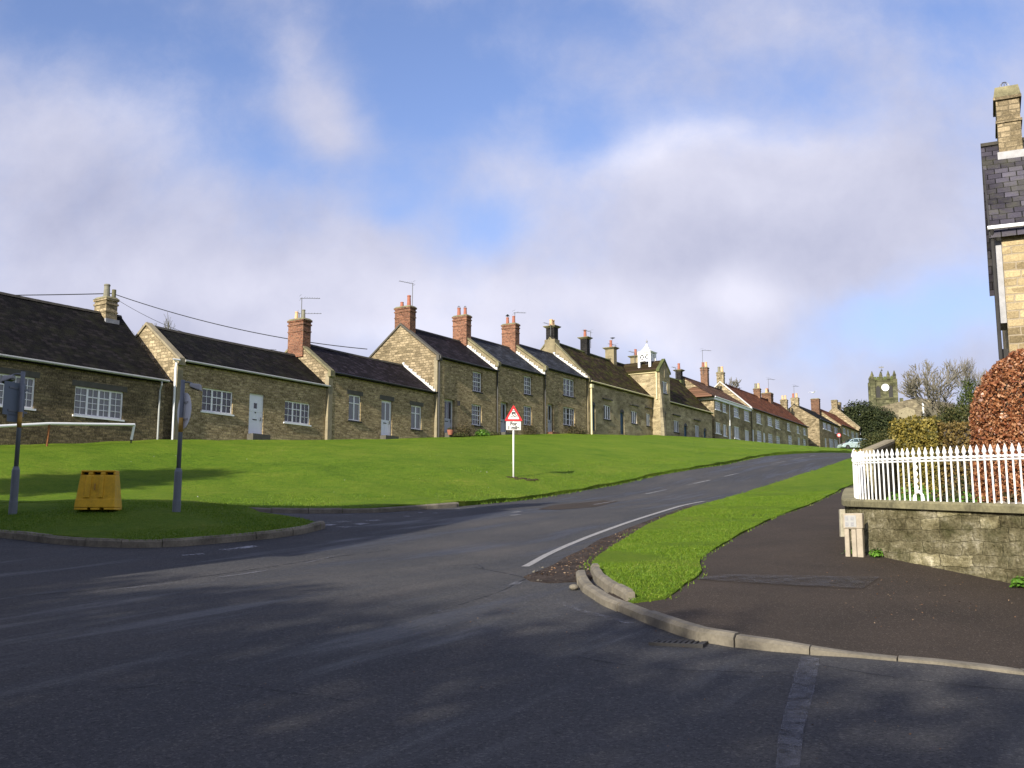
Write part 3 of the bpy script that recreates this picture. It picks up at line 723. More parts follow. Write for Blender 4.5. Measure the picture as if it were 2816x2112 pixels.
def make_door(H_, rect, m='door_white', style='solid', recess=.10, lintel=None, step=None, glass='glass_dark', arch=False, hood=False):
    x0, z0, x1, z1 = rect; f = .05
    fr = MB().box(x0, recess, z0, x0 + f, recess + .05, z1).box(x1 - f, recess, z0, x1, recess + .05, z1).box(x0 + f, recess, z1 - f, x1 - f, recess + .05, z1)
    fr.build('door_frame', M['white' if m != 'door_blue' and m != 'door_black' else m], H_)
    a, c, d, e = x0 + f + .005, z0 + .02, x1 - f - .005, z1 - f - .005; y = recess + .015; w = d - a; h = e - c
    b = MB(); b.box(a, y + .012, c, d, y + .03, e)
    if style == 'solid':
        b.box(a, y, c, d, y + .011, c + .55 * h); b.box(a, y, c + .58 * h, d, y + .011, e)
    elif style == 'twin':
        for q in (a, a + w / 2 - .035, d - .07): b.box(q, y, c, q + .07, y + .011, e)
        for q in (c, c + .42 * h, e - .07): b.box(a + .071, y + .001, q, d - .071, y + .0105, q + .08)
    else:
        n = 4
        for k in range(n): b.box(a + w * k / n + .004, y, c, a + w * (k + 1) / n - .004, y + .011, e)
    D = b.build('door', M[m], H_)
    if style == 'twin':
        MB().box(a + .075, y + .002, c + .42 * h + .085, a + w / 2 - .04, y + .0115, e - .075).build('pane', M[glass], D)
        MB().box(a + w / 2 + .04, y + .002, c + .42 * h + .085, d - .075, y + .0115, e - .075).build('pane', M[glass], D)
    elif style == 'solid':
        MB().box(a + w * .36, y - .004, c + .66 * h, a + w * .6, y - .001, c + .80 * h).build('pane', M[glass], D)
        MB().box(a + w * .45, y - .02, c + .54 * h, a + w * .53, y - .001, c + .57 * h).build('knocker', M['black'], D)
    if style != 'plank':
        MB().box(a + w * .3, y - .012, c + .36 * h, a + w * .62, y - .001, c + .385 * h).build('letterbox', M['black'], D)
        MB().tube([(a + w * .88, y - .001, c + .36 * h), (a + w * .88, y - .05, c + .36 * h), (a + w * .88, y - .05, c + .44 * h)], .016, 6).build('handle', M['black'], D)
    if lintel: MB().box(x0 - .16, -.006, z1 + .004, x1 + .16, .1, z1 + .26).build('lintel', M[lintel], H_)
    if step is not None: MB().box(x0 - .08, -.42, z0 - .45, x1 + .10, .02, z0 + .0).build('doorstep', M[step], H_)
    if arch:
        A = MB(); n = 8; cx = (x0 + x1) / 2; r = (x1 - x0) / 2
        poly = [(x0 - .001, z1 - .001)] + [(cx - r * math.cos(math.pi * k / n), z1 + r * .75 * math.sin(math.pi * k / n)) for k in range(1, n)] + [(x1, z1)]
        A.prism(poly, 1, -.008, .05); A.build('arch_head', M['door_black'], H_)

def pot(parent, x, y, z, h, r, m, cage=False, cowl=False):
    b = MB().lathe([(r * 1.12, 0), (r * 1.12, .05), (r, .06), (r * .82, h * .86), (r * .95, h * .88), (r * .95, h * .97), (r * .8, h), (r * .6, h), (r * .6, h - .1)], (x, y, z), 12)
    o = b.build('chimney_pot', m, parent, smooth=False)
    if cage:
        c = MB()
        for k in range(4):
            a = math.pi * k / 4; c.tube([(x + r * .8 * math.cos(a + 0) * math.cos(t), y + r * .8 * math.sin(a) * math.cos(t), z + h + r * 1.1 * math.sin(t)) for t in [math.pi * i / 8 for i in range(9)]], .008, 4)
        c.build('pot_cage', M['aerial'], parent)
    if cowl:
        MB().lathe([(.02, h - .02), (.02, h + .1), (r * 1.3, h + .1), (r * .4, h + .22), (.01, h + .24)], (x, y, z), 10).build('cowl', M['black'], parent)
    return o

def make_chimney(H_, x, y, zb, zt, w, d, m='brick', cap='band', pots=(), base=None, rotpots=False, capm='coping'):
    b = MB(); b.box(x - w / 2, y - d / 2, zb, x + w / 2, y + d / 2, zt - .02)
    h = zt - zb
    if cap == 'band':
        b.box(x - w / 2 - .04, y - d / 2 - .04, zt - .34, x + w / 2 + .04, y + d / 2 + .04, zt - .26)
        b.box(x - w / 2 - .05, y - d / 2 - .05, zt - .14, x + w / 2 + .05, y + d / 2 + .05, zt - .06)
        b.box(x - w / 2 - .03, y - d / 2 - .03, zt - .7, x + w / 2 + .03, y + d / 2 + .03, zt - .64)
    C_ = b.build('chimney', M[m], H_)
    k = .18 if cap == 'slab' else .07
    cb = MB()
    if cap == 'slab':
        a0 = [(x - w / 2 - .02, y - d / 2 - .02, zt - .12), (x + w / 2 + .02, y - d / 2 - .02, zt - .12), (x + w / 2 + .02, y + d / 2 + .02, zt - .12), (x - w / 2 - .02, y + d / 2 + .02, zt - .12)]
        a1 = [(x - w / 2 - k, y - d / 2 - k, zt), (x + w / 2 + k, y - d / 2 - k, zt), (x + w / 2 + k, y + d / 2 + k, zt), (x - w / 2 - k, y + d / 2 + k, zt)]
        cb.hexa(a0, a1); cb.box(x - w / 2 - k, y - d / 2 - k, zt + .002, x + w / 2 + k, y + d / 2 + k, zt + .05)
        zt += .05
    else:
        cb.hexa([(x - w / 2 - k, y - d / 2 - k, zt - .055), (x + w / 2 + k, y - d / 2 - k, zt - .055), (x + w / 2 + k, y + d / 2 + k, zt - .055), (x - w / 2 - k, y + d / 2 + k, zt - .055)],
                [(x - w / 2 + .03, y - d / 2 + .05, zt + .06), (x + w / 2 - .03, y - d / 2 + .05, zt + .06), (x + w / 2 - .03, y + d / 2 - .05, zt + .06), (x - w / 2 + .03, y + d / 2 - .05, zt + .06)])
    cb.build('chimney_cap', M[capm], C_)
    if base:
        bw, bd, bz, bm = base; MB().box(x - bw / 2, y - bd / 2, zb - .5, x + bw / 2, y + bd / 2, bz).build('chimney_base', M[bm], H_)
    n = len(pots)
    for i, (ph, pr, pm, kind) in enumerate(pots):
        t = (i + .5) / n - .5
        pot(C_, x, y + (-t) * (d - .1) if not rotpots else y, zt + .03, ph, pr, M[pm], kind == 'cage', kind == 'cowl') if not rotpots else pot(C_, x + t * (w - .05), y, zt + .03, ph, pr, M[pm], kind == 'cage', kind == 'cowl')
    return C_

def make_aerial(H_, x, y, z0, z1, ln=.9, ang=0, n=7, lean=0):
    b = MB(); b.tube([(x, y, z0), (x + lean, y, z1)], .022, 5); c, s = math.cos(ang), math.sin(ang); X = x + lean
    b.tube([(X - c * .1, y - s * .1, z1 - .05), (X + c * ln, y + s * ln, z1 + .04)], .015, 4)
    for k in range(n):
        t = .15 + .8 * k / (n - 1); q = .16 + .1 * (k == 0)
        cx, cy = X + c * ln * t, y + s * ln * t; b.tube([(cx + s * q, cy - c * q, z1 + .04 * t), (cx - s * q, cy + c * q, z1 + .04 * t)], .008, 3)
    for dz in (-.12, .12): b.tube([(X - c * .08 + s * .25, y - s * .08 - c * .25, z1 + dz), (X - c * .08 - s * .25, y - s * .08 + c * .25, z1 + dz)], .008, 3)
    return b.build('tv_aerial', M['aerial'], H_)

def make_house(line, label, cat, el, er, ridge, D, base_v=None, off=0.0, wins=(), doors=(), wall='stone', gable='gablestone', roof='slate', rise=None, gutter='black', name='stone_cottage', group=None,
               coping_l=False, coping_r=False, fillet_l=False, chims=(), down=(), plinth=False, roof_over=.12, ridge_m='ridge', z_gr=None, hip_l=False, quoin_l=None, sag=.0, verge_m='coping', ground_drop=.8, tall_l=0.0, over_l=.06):
    """el/er: eaves seen at left and right (u,v); ridge: a point of the ridge; D: depth of the house"""
    s0, ze0, w0 = line.hit(*el, back=-off); s1, ze1, _ = line.hit(*er, back=-off); ze = (ze0 + ze1) / 2 if z_gr is None else ze0
    L = s1 - s0; sr, zr, _ = line.hit(*ridge, back=D / 2 - off)
    if rise: zr = ze + rise
    p0 = line.at(s0, -off); gl = h1(p0.x, p0.y); p1 = line.at(s1, -off); g2 = h1(p1.x, p1.y); z0 = min(gl, g2)
    H_ = empty(name, (p0.x, p0.y, z0), line.rz); tag(H_, label, cat, group)
    E = ze - z0; RZ = zr - z0; S = lambda u, v: (lambda q: (q[0] - s0, q[1] - z0))(line.hit(u, v, back=-off))
    info = dict(L=L, E=E, RZ=RZ, s0=s0, z0=z0, D=D, line=line, off=off, o=H_, S=S)
    holes = []; wl = []; dl = []
    for w in wins:
        u0, v0, u1, v1 = w[0]; a, zt = S(u0, v0); _, zb = S(u0, v1); c, _ = S(u1, v0); r = (a, zb, c, zt); holes.append(r); wl.append((r, w[1], w[2] if len(w) > 2 else {}))
    for d in doors:
        u0, v0, u1, v1 = d[0]; a, zt = S(u0, v0); _, zb = S(u0, v1); c, _ = S(u1, v0); r = (a, zb, c, zt); holes.append(r); dl.append((r, d[1] if len(d) > 1 else {}))
    base = -ground_drop
    b = MB(); wall_with_holes(b, 0, L, base, E, holes); fw = b
    MB().box(0.33, D - .3, base, L - .33, D - .001, E - .02).build('rear_wall', M[wall], H_)
    fw.build('wall', M[wall], H_)
    tl = tall_l
    for x, nm, sgn in ((0, 'gable_wall', 1), (L, 'gable_wall', -1)):
        t = .32 * sgn; up = tl if sgn == 1 else 0
        poly = [(0.004, base), (D - .004, base), (D - .004, E + up), (D / 2, RZ + up), (0.004, E + up)]
        g = MB().prism(poly, 0, x - .004 * sgn if not hip_l or sgn == -1 else x, x + t); g.build(nm, M[gable], H_)
    # roof
    over = roof_over; sl = (RZ - E) / (D / 2); n = max(2, int(L / .8)); rf = MB(); th = .07
    xa = -over_l if not coping_l else .28; xb = L + (.06 if not coping_r else -.28)
    rr = random.Random(int(L * 1000))
    for side in (0, 1):
        rows = 5; grid = []
        for j in range(rows + 1):
            for i in range(n + 1):
                x = xa + (xb - xa) * i / n; t = j / rows; y = -over + (D / 2 + over) * t; z = E + .05 + sl * (y)
                z += sag * -math.sin(math.pi * i / n) * t + rr.uniform(-.012, .012)
                if side: y = D - y
                grid.append((x, y, z))
        vs = grid + [(a, b_, c - th) for a, b_, c in grid]; N_ = len(grid); fs = []
        for j in range(rows):
            for i in range(n):
                k = j * (n + 1) + i; q = (k, k + 1, k + n + 2, k + n + 1); fs.append(q if not side else q[::-1]); fs.append(tuple(N_ + a for a in q))
        for i in range(n): k = i; fs.append((k, k + 1, N_ + k + 1, N_ + k)); k = rows * (n + 1) + i; fs.append((k, k + 1, N_ + k + 1, N_ + k))
        for j in range(rows): k = j * (n + 1); fs.append((k, k + n + 1, N_ + k + n + 1, N_ + k)); k += n; fs.append((k, k + n + 1, N_ + k + n + 1, N_ + k))
        rf.add(vs, fs)
    rf.build('roof', M[roof], H_)
    rb = MB(); k = max(2, int(L / .45))
    for i in range(k):
        a = xa + (xb - xa) * i / k; c = xa + (xb - xa) * (i + 1) / k - .01; m_ = (a + c) / 2; zz = RZ + .05 - sag * math.sin(math.pi * (i + .5) / k)
        rb.prism([(D / 2 - .13, zz - .07), (D / 2 - .05, zz + .05), (D / 2 + .05, zz + .05), (D / 2 + .13, zz - .07)], 0, a, c)
    rb.build('ridge_tiles', M[ridge_m], H_)
    for flag, x, t in ((coping_l, 0, 1), (coping_r, L, -1)):
        if not flag: continue
        up = tl if t == 1 else 0
        x0, x1 = (x - .05, x + .30) if t == 1 else (x - .30, x + .05); cb = MB()
        for sd in (0, 1):
            y0, y1 = -.12, D / 2; z0_, z1_ = E + .06 + sl * y0 + up, RZ + .06 + up
            q = [(y0, z0_), (y1, z1_), (y1, z1_ + .13), (y0, z0_ + .13)]
            if sd: q = [(D - a, c) for a, c in q]
            cb.prism(q, 0, x0, x1)
        cb.prism([(-.16, E - .22 + up), (.05, E - .22 + up), (.05, E + .1 + up), (-.16, E + .1 + up)], 0, x0 + .004, x1 - .004)
        cb.build('coping', M[verge_m], H_)
    if fillet_l:   # stepped mortar fillet where a lower roof meets this gable
        pass
    if gutter:
        y = -over - .05; MB().tube([(xa - .02, y, E + .0), (xb + .02, y, E - .02)], .055, 8).build('gutter', M[gutter], H_)
    for (u, v0, v1, m_, side) in down:
        a, zt = S(u, v0); _, zb = S(u, v1)
        MB().tube([(a, -over - .05, zt + .1), (a, -over - .05, zt - .05), (a, -.07, zt - .3), (a, -.07, zb - .1)], .04, 7).build('downpipe', M[m_], H_)
    if quoin_l: MB().box(-.012, -.012, base, .30, .25, E - .05).build('quoin', M[quoin_l], H_)
    for r, lights, kw in wl: make_window(H_, r, lights, **kw)
    for r, kw in dl: make_door(H_, r, **kw)
    for c in chims:
        (uc, vt, vb, wpx) = c['px']; back = D / 2 - off
        s, zt, P = line.hit(uc, vt, back=back); _, zb, _ = line.hit(uc, vb, back=back)
        q = c.get('ratio', 2.0); al = math.atan2(P.x, P.y); phi = R(line.az) - al; W = wpx * P.y / 2800 / math.cos(al) ** .5
        w = W / (math.sin(phi) + q * math.cos(phi)); d = w * q
        xx = s - s0
        if 'x' in c: xx = c['x'] if c['x'] >= 0 else L + c['x']
        base_ = c.get('base')
        if base_: bw, bvt, bm = base_; base_ = (w * bw, d * bw, line.hit(uc, bvt, back=back)[1] - z0, bm)
        make_chimney(H_, xx, D / 2, RZ - .8, zt - z0, w, d, c.get('m', 'brick'), c.get('cap', 'band'), c.get('pots', ()), base_, c.get('rot', False), c.get('capm', 'coping'))
        if c.get('lead'): MB().box(xx - w / 2 - .06, D / 2 - d / 2 - .12, RZ - .35 - d / 2 * sl, xx + w / 2 + .06, D / 2 - d / 2 - .02, RZ + .12 - d / 2 * sl).build('lead_flashing', M['lead'], H_)
        for a in c.get('aerials', ()): make_aerial(H_, xx + a[0], D / 2 + a[1], zt - z0 - .8, zt - z0 + a[2], a[3], a[4])
    return info

def stepped_fillet(info, x, D, E, RZ, m='fillet', side=1, n=16):
    """stepped pale mortar where a roof runs up against its taller neighbour"""
    b = MB(); sl = (RZ - E) / (D / 2)
    for k in range(n):
        y0 = -.1 + (D / 2 + .1) * k / n; y1 = -.1 + (D / 2 + .1) * (k + 1) / n; zt = E + .1 + sl * y1
        b.box(x - .07, y0, zt - .16, x + .0, y1, zt + .06 + .05 * (k % 2))
    return b.build('mortar_fillet', M[m], info['o'])
def pots(*a): return [(h, r, m, k) for h, r, m, k in a]
def build_rows():
    g4 = [(1, [(1, 2, 4)]), (1, [(.3, 2, 1), (.7, 2, 3)]), (1, [(.3, 2, 1), (.7, 2, 3)]), (1, [(1, 2, 4)])]
    g3 = [(1, [(1, 2, 3)]), (1.05, [(.33, 2, 1), (.67, 2, 2)]), (1, [(1, 2, 3)])]
    two = [(1, [(.3, 1, 1), (.7, 1, 1)]), (1, [(.3, 1, 1), (.7, 1, 1)])]
    sash = [(1, [(.5, 4, 2), (.5, 4, 2)])]; cas = [(1, [(1, 2, 3)]), (1, [(1, 1, 3)]), (1, [(1, 2, 3)])]; mull = [(1, [(1, 1, 1)])] * 3
    # --- cottage at the left edge
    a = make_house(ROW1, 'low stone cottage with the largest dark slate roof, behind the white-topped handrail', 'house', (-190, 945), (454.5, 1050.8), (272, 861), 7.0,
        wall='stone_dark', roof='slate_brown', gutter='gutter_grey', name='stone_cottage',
        wins=[((208, 1061, 342, 1140.5), g4, dict(glass='glass_net', lintel='lintel')), ((-37, 1021, 100, 1110), g4, dict(glass='glass_net', lintel='lintel'))],
        down=[(438, 1056, 1222, 'gutter_grey', 0)], sag=.06,
        chims=[dict(px=(287, 821, 875, 58), ratio=1.5, m='gablestone', x=-.75, lead=True, pots=pots((.66, .15, 'pot_grey', ''),))])
    o = a['o']
    # link wall between the two cottages
    s0, z0, _ = ROW1.hit(452, 1056, back=.25); s1, z1, _ = ROW1.hit(489, 1056, back=.25); p = ROW1.at(s0, .25); gz = h1(p.x, p.y)
    lw = empty('link_wall', (p.x, p.y, gz), ROW1.rz); tag(lw, 'short dark rubble wall joining the big left cottage to its neighbour', 'wall')
    MB().box(.02, 0, -.8, s1 - s0 - .02, .3, ROW1.hit(452, 1049, back=.25)[1] - gz).build('masonry', M['stone_dark'], lw)
    MB().box(.02, -.03, ROW1.hit(452, 1049, back=.25)[1] - gz + .002, s1 - s0 - .02, .33, ROW1.hit(452, 1049, back=.25)[1] - gz + .07).build('coping', M['slate'], lw)
    # --- cottage A
    a = make_house(ROW1, 'low stone cottage with two white many-paned windows, white door and white corner downpipe', 'house', (490, 990), (899, 1062.3), (398, 896), 4.7,
        wall='stone', roof='slate_brown', gutter='gutter_grey', coping_l=True, quoin_l='quoin', sag=.04, verge_m='quoin',
        wins=[((557.5, 1065, 642.3, 1130), g3, dict()), ((784, 1100.5, 853.7, 1160.5), g3, dict())],
        doors=[((687, 1081, 727, 1193.4), dict(m='door_white', style='solid', step='lintel', recess=.06))])
    A = a['o']
    MB().tube([(-.05, -.17, a['E'] - .02), (-.42, -.17, a['E'] - .03), (-.16, -.1, a['E'] - .12), (-.16, -.06, a['E'] - .4), (-.16, -.06, -.2)], .05, 7).build('downpipe', M['white'], A)
    # --- cottage B
    b = make_house(ROW1, 'low stone cottage with narrow two-light windows, dark lintels and a glazed white door', 'house', (905, 1025), (1199, 1079), (890, 959), 4.9, off=.16,
        wall='stone', roof='slate', coping_l=True, quoin_l='quoin', sag=.04,
        wins=[((960, 1084, 993, 1155), two, dict(glass='glass_net', sill='sill_dark', lintel='lintel')), ((1131, 1113.6, 1160, 1179), two, dict(glass='glass_net', sill='sill_dark', lintel='lintel'))],
        doors=[((1049.5, 1099, 1079.5, 1198), dict(m='door_white', style='twin', step='lintel', lintel='lintel', glass='glass_net'))],
        chims=[dict(px=(806, 876, 960, 62), ratio=1.9, x=.2, pots=pots((.47, .11, 'pot_buff', ''), (.52, .11, 'pot_grey', '')), aerials=[(0, -.1, 1.25, 1.0, -.6), (.45, .5, .55, 1.2, -.7)])])
    # --- three two-storey cottages
    T = []
    SK = dict(sill='sill_dark', bar=.026, recess=.11)
    t1 = make_house(ROW1, 'two-storey stone cottage with a tall sunlit gable above the low roof beside it', 'house', (1203, 981), (1364, 1019), (1116, 901), 5.8, off=.34, name='terraced_cottage', group='two-storey stone cottages above the warning sign',
        wall='stone', roof='slate', quoin_l='quoin', verge_m='lintel', coping_l=True,
        wins=[((1300, 1019.6, 1326, 1074.5), sash, SK), ((1297, 1110, 1325, 1167.3), sash, SK)],
        doors=[((1223, 1096, 1251, 1191), dict(m='door_grey', style='twin', recess=.2, step='lintel'))],
        down=[(1206, 983, 1200, 'black', 0)],
        chims=[dict(px=(1087, 838, 905, 59), ratio=2.1, x=.45, pots=pots((.36, .12, 'pot_red', ''), (.72, .13, 'pot_red', '')), aerials=[(.0, -.55, 1.5, .9, 2.6)])])
    t2 = make_house(ROW1, 'middle two-storey stone cottage, directly behind the triangular warning sign', 'house', (1366, 999.5), (1494, 1031), (1271.5, 922.5), 5.8, off=.34, name='terraced_cottage', group='two-storey stone cottages above the warning sign',
        wall='stone', gable='render_buff', roof='slate_blue', coping_l=True,
        wins=[((1440.4, 1032, 1463, 1082.4), sash, SK), ((1440, 1114, 1463, 1167.3), sash, SK)],
        doors=[((1377, 1104, 1398, 1189), dict(m='door_grey', style='twin', recess=.2, step='lintel'))],
        down=[(1366, 1003, 1198, 'black', 0)],
        chims=[dict(px=(1247.5, 863, 935, 52), ratio=2.1, x=.1, pots=pots((.58, .13, 'pot_red', 'cage'), (.52, .12, 'pot_red', 'cage')))])
    t3 = make_house(ROW1, 'two-storey stone cottage with wide windows, joined to the long mossy-roofed almshouse', 'house', (1497, 1012), (1612, 1040), (1405, 943), 5.8, off=.34, name='terraced_cottage', group='two-storey stone cottages above the warning sign',
        wall='stone', gable='render_buff', roof='slate_blue', coping_l=True,
        wins=[((1549, 1037.3, 1580, 1086.4), cas, SK), ((1549, 1117, 1581, 1167.3), cas, SK)],
        doors=[((1506, 1109, 1523, 1188), dict(m='door_grey', style='twin', recess=.2, step='brick'))],
        down=[(1497, 1015, 1196, 'black', 0)],
        chims=[dict(px=(1383, 886, 960, 50), ratio=2.1, x=.1, pots=pots((.53, .12, 'pot_red', 'cowl'), (.57, .12, 'pot_red', '')), aerials=[(.1, -.3, .9, .9, -.5)])])
    for i, nx in ((b, t1), (t1, t2), (t2, t3)): stepped_fillet(i, nx['s0'] - i['s0'] - .03, i['D'], i['E'], i['RZ'])
    L_ = MB(); x, z = t1['S'](1258, 1109); L_.box(x - .05, -.14, z - .16, x + .07, -.02, z + .14); L_.build('wall_lantern', M['black'], t1['o'])
    # --- almshouse
    MW = dict(sill='sill_dark', frame='white', recess=.05, hood=.42, fr=.05); BD = dict(m='door_blue', style='plank', recess=.12, arch=True)
    al = make_house(ROW1, 'long single-storey almshouse with mossy stone-slate roof, blue doors, gabled porch bay and white bell turret', 'house', (1617, 1049.5), (1957, 1133.5), (1533, 944.5), 6.6, off=.42, name='almshouse',
        wall='ashlar', gable='render_buff', roof='stone_slate', gutter='cream', coping_l=True, ridge_m='green_copper', verge_m='coping', sag=.12, tall_l=.15, rise=None,
        wins=[((1660, 1112.7, 1678.6, 1151.5), mull, MW), ((1735.5, 1129, 1751.5, 1163), mull, MW), ((1777, 1136, 1787, 1170), mull, MW), ((1852.6, 1155, 1866.7, 1187), mull, MW), ((1910.6, 1168.4, 1922.6, 1200), mull, MW)],
        doors=[((1624.5, 1113, 1637, 1183), BD), ((1705.6, 1133, 1716, 1193), BD), ((1881, 1171, 1890, 1203), BD), ((1935, 1184, 1943, 1206), BD)],
        chims=[dict(px=(1514, 898, 932, 34), ratio=1.25, m='black_brick', cap='slab', base=(1.25, 934, 'render_buff'), x=.3, rot=True, pots=pots((.5, .15, 'pot_buff', ''), (.5, .15, 'pot_buff', '')), aerials=[(-.55, -.2, .1, .7, 2.8)]),
               dict(px=(1609, 930, 966, 27), ratio=1.2, m='black_brick', cap='slab', pots=pots((.62, .13, 'pot_red', '')), aerials=[(.4, -.3, .6, .8, 2.7)]),
               dict(px=(1680, 958, 1000, 32), ratio=1.5, m='render_buff', cap='slab', pots=pots((.62, .13, 'pot_red', '')), aerials=[(.5, -.2, .35, .8, 2.7)]),
               dict(px=(1748, 981, 1012, 30), ratio=1.5, m='render_buff', cap='slab', pots=pots((.6, .13, 'pot_red', '')), aerials=[(-.4, -.1, .3, .8, 2.9)]),
               dict(px=(1867, 1019, 1050, 20), ratio=1.2, m='black_brick', cap='slab', base=(1.2, 1046, 'green_copper'), pots=pots((.62, .14, 'pot_red', '')), aerials=[(-.5, .1, .2, .6, 2.9)])])
    O = al['o']; D = al['D']; S = al['S']; stepped_fillet(t3, al['s0'] - t3['s0'] - .05, t3['D'], t3['E'], t3['RZ'])
    # cream downpipe with its hopper head at the left corner
    x, z = S(1622.5, 1058); MB().tube([(x, -.1, z), (x, -.1, .0)], .07, 8).box(x - .16, -.26, z - .25, x + .16, -.02, z + .02).build('downpipe', M['cream'], O)
    # porch bay: cross wing standing forward of the front
    P = .75
    def SB(u, v): q = ROW1.hit(u, v, back=-(.42 + P)); return q[0] - al['s0'], q[1] - al['z0']
    bx0 = SB(1816, 1100)[0]; bx1 = SB(1843, 1100)[0]; be = SB(1816, 1019)[1]; br = SB(1829.3, 995)[1]; bm = (bx0 + bx1) / 2
    door_r = (SB(1821.5, 1130)[0], SB(1821.5, 1201)[1], SB(1831, 1130)[0], SB(1821.5, 1136)[1]); win_r = (SB(1821, 1046.7)[0], SB(1821, 1080)[1], SB(1834.7, 1046)[0], SB(1821, 1046.7)[1])
    fb = MB(); wall_with_holes(fb, bx0, bx1, -.8, be, [door_r, win_r]); fb.v = [(a, b_ - P, c) for a, b_, c in fb.v]
    fb.prism([(bx0, be), (bx1, be), (bm, br)], 1, -P, -P + .3)
    fb.prism([(-P + .003, -.8), (D * .5, -.8), (D * .5, be), (-P + .003, be)], 0, bx0 - .002, bx0 + .28); fb.prism([(-P + .003, -.8), (D * .5, -.8), (D * .5, be), (-P + .003, be)], 0, bx1 - .28, bx1 + .002)
    fb.build('porch_bay', M['ashlar'], O)
    for q in (bx0,): MB().prism([(-P - .45, -.8), (-P + .02, -.8), (-P + .02, be - .9), (-P - .04, be - 1.2), (-P - .18, be * .5)], 0, q - .02, q + .42).build('buttress', M['church_pale'], O)
    sl = (br - be) / (bm - bx0); rb = MB()
    for sgn, x_ in ((1, bx0), (-1, bx1)):
        q = [(x_ - .16 * sgn, be - .16 * sl + .06), (bm, br + .06), (bm, br + .14), (x_ - .16 * sgn, be - .16 * sl + .14)]
        rb.prism(q, 1, -P + .25, D * .5 + .3)
    rb.build('porch_roof', M['stone_slate'], O)
    cb = MB()
    for sgn, x_ in ((1, bx0), (-1, bx1)):
        q = [(x_ - .2 * sgn, be - .2 * sl + .08), (bm, br + .08), (bm, br + .26), (x_ - .2 * sgn, be - .2 * sl + .26)]; cb.prism(q, 1, -P - .04, -P + .26)
    cb.build('porch_coping', M['green_copper'], O)
    w = make_window(O, win_r, mull, sill='sill_dark', recess=.05); w.location.y = -P
    make_door_o = len(bpy.data.objects)
    before = set(bpy.data.objects)
    make_door(O, door_r, m='door_black', style='plank', recess=.14, arch=True)
    for o_ in set(bpy.data.objects) - before:
        if o_.parent == O: o_.location.y = -P
    x, z = SB(1829, 1028); MB().box(x - .2, -P - .03, z - .35, x + .2, -P - .002, z + .35).build('date_stone', M['quoin'], O)
    MB().tube([(bx0 - .07, D * .42, be - .08), (bx0 - .07, -P + .3, be - .12), (bx0 - .09, -P + .28, be - .2), (bx0 - .09, -P + .28, SB(1800, 1093)[1])], .07, 7).build('porch_downpipe', M['cream'], O)
    # bell turret
    s_, zt, pt = ROW1.hit(1791, 953, back=D * .15 - .42); cz = ROW1.hit(1791, 1003, back=D * .15 - .42)[1] - al['z0']; zt -= al['z0']; ze_ = ROW1.hit(1791, 979, back=D * .15 - .42)[1] - al['z0']
    q = .50; cx, cy = bm - .15, D * .12; tb = MB()
    for a in (-1, 1):
        for b_ in (-1, 1): tb.box(cx + a * q - .09, cy + b_ * q - .09, cz - .5, cx + a * q + .09, cy + b_ * q + .09, ze_)
    lz = ze_ - .66
    for a in (-1, 1):
        for z_ in (lz, ze_ - .1): tb.box(cx - q + .09, cy + a * q - .04, z_ - .06, cx + q - .09, cy + a * q + .04, z_ + .06); tb.box(cx + a * q - .04, cy - q + .09, z_ - .06, cx + a * q + .04, cy + q - .09, z_ + .06)
        tb.box(cx - .04, cy + a * q - .035, lz + .06, cx + .04, cy + a * q + .035, ze_ - .16); tb.box(cx + a * q - .035, cy - .04, lz + .06, cx + a * q + .035, cy + .04, ze_ - .16)
        for k0 in (-q + .09, .04):
            for f in (0, 1):
                za, zb = (lz + .06, ze_ - .16) if f else (ze_ - .16, lz + .06)
                tb.tube([(cx + k0, cy + a * q, za), (cx + k0 + q - .13, cy + a * q, zb)], .035, 4); tb.tube([(cx + a * q, cy + k0, za), (cx + a * q, cy + k0 + q - .13, zb)], .035, 4)
    tb.box(cx - q - .12, cy - q - .12, ze_ + .002, cx + q + .12, cy + q + .12, ze_ + .09)
    T_ = tb.build('bell_turret', M['white'], O)
    rf = MB(); prof = [(q + .2, 0), (q * .8, .18), (q * .5, .48), (q * .22, .86), (.05, 1.15)]; hh = zt - ze_ - .1; n0 = 0
    for i, (r_, z_) in enumerate(prof):
        rf.v += [(cx - r_, cy - r_, ze_ + .092 + z_ * hh / 1.15), (cx + r_, cy - r_, ze_ + .092 + z_ * hh / 1.15), (cx + r_, cy + r_, ze_ + .092 + z_ * hh / 1.15), (cx - r_, cy + r_, ze_ + .092 + z_ * hh / 1.15)]
        if i: rf.f += [(4 * (i - 1) + k, 4 * (i - 1) + (k + 1) % 4, 4 * i + (k + 1) % 4, 4 * i + k) for k in range(4)]
    rf.f += [(3, 2, 1, 0), tuple(16 + k for k in range(4))]; rf.build('turret_roof', M['white'], T_)
    MB().lathe([(.03, 0), (.03, .12), (.09, .18), (.09, .24), (.02, .32), (.01, .5)], (cx, cy, zt), 8).build('finial', M['lead'], T_)
    MB().lathe([(.28, 0), (.22, .12), (.15, .3), (.08, .36)], (cx, cy, lz - .45), 10).build('bell', M['sill_dark'], T_)

    # --- far terrace
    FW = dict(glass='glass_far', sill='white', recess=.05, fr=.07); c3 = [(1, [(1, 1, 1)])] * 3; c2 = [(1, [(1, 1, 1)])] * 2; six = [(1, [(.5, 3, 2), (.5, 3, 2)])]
    FD = dict(m='door_white', style='plank', recess=.08)
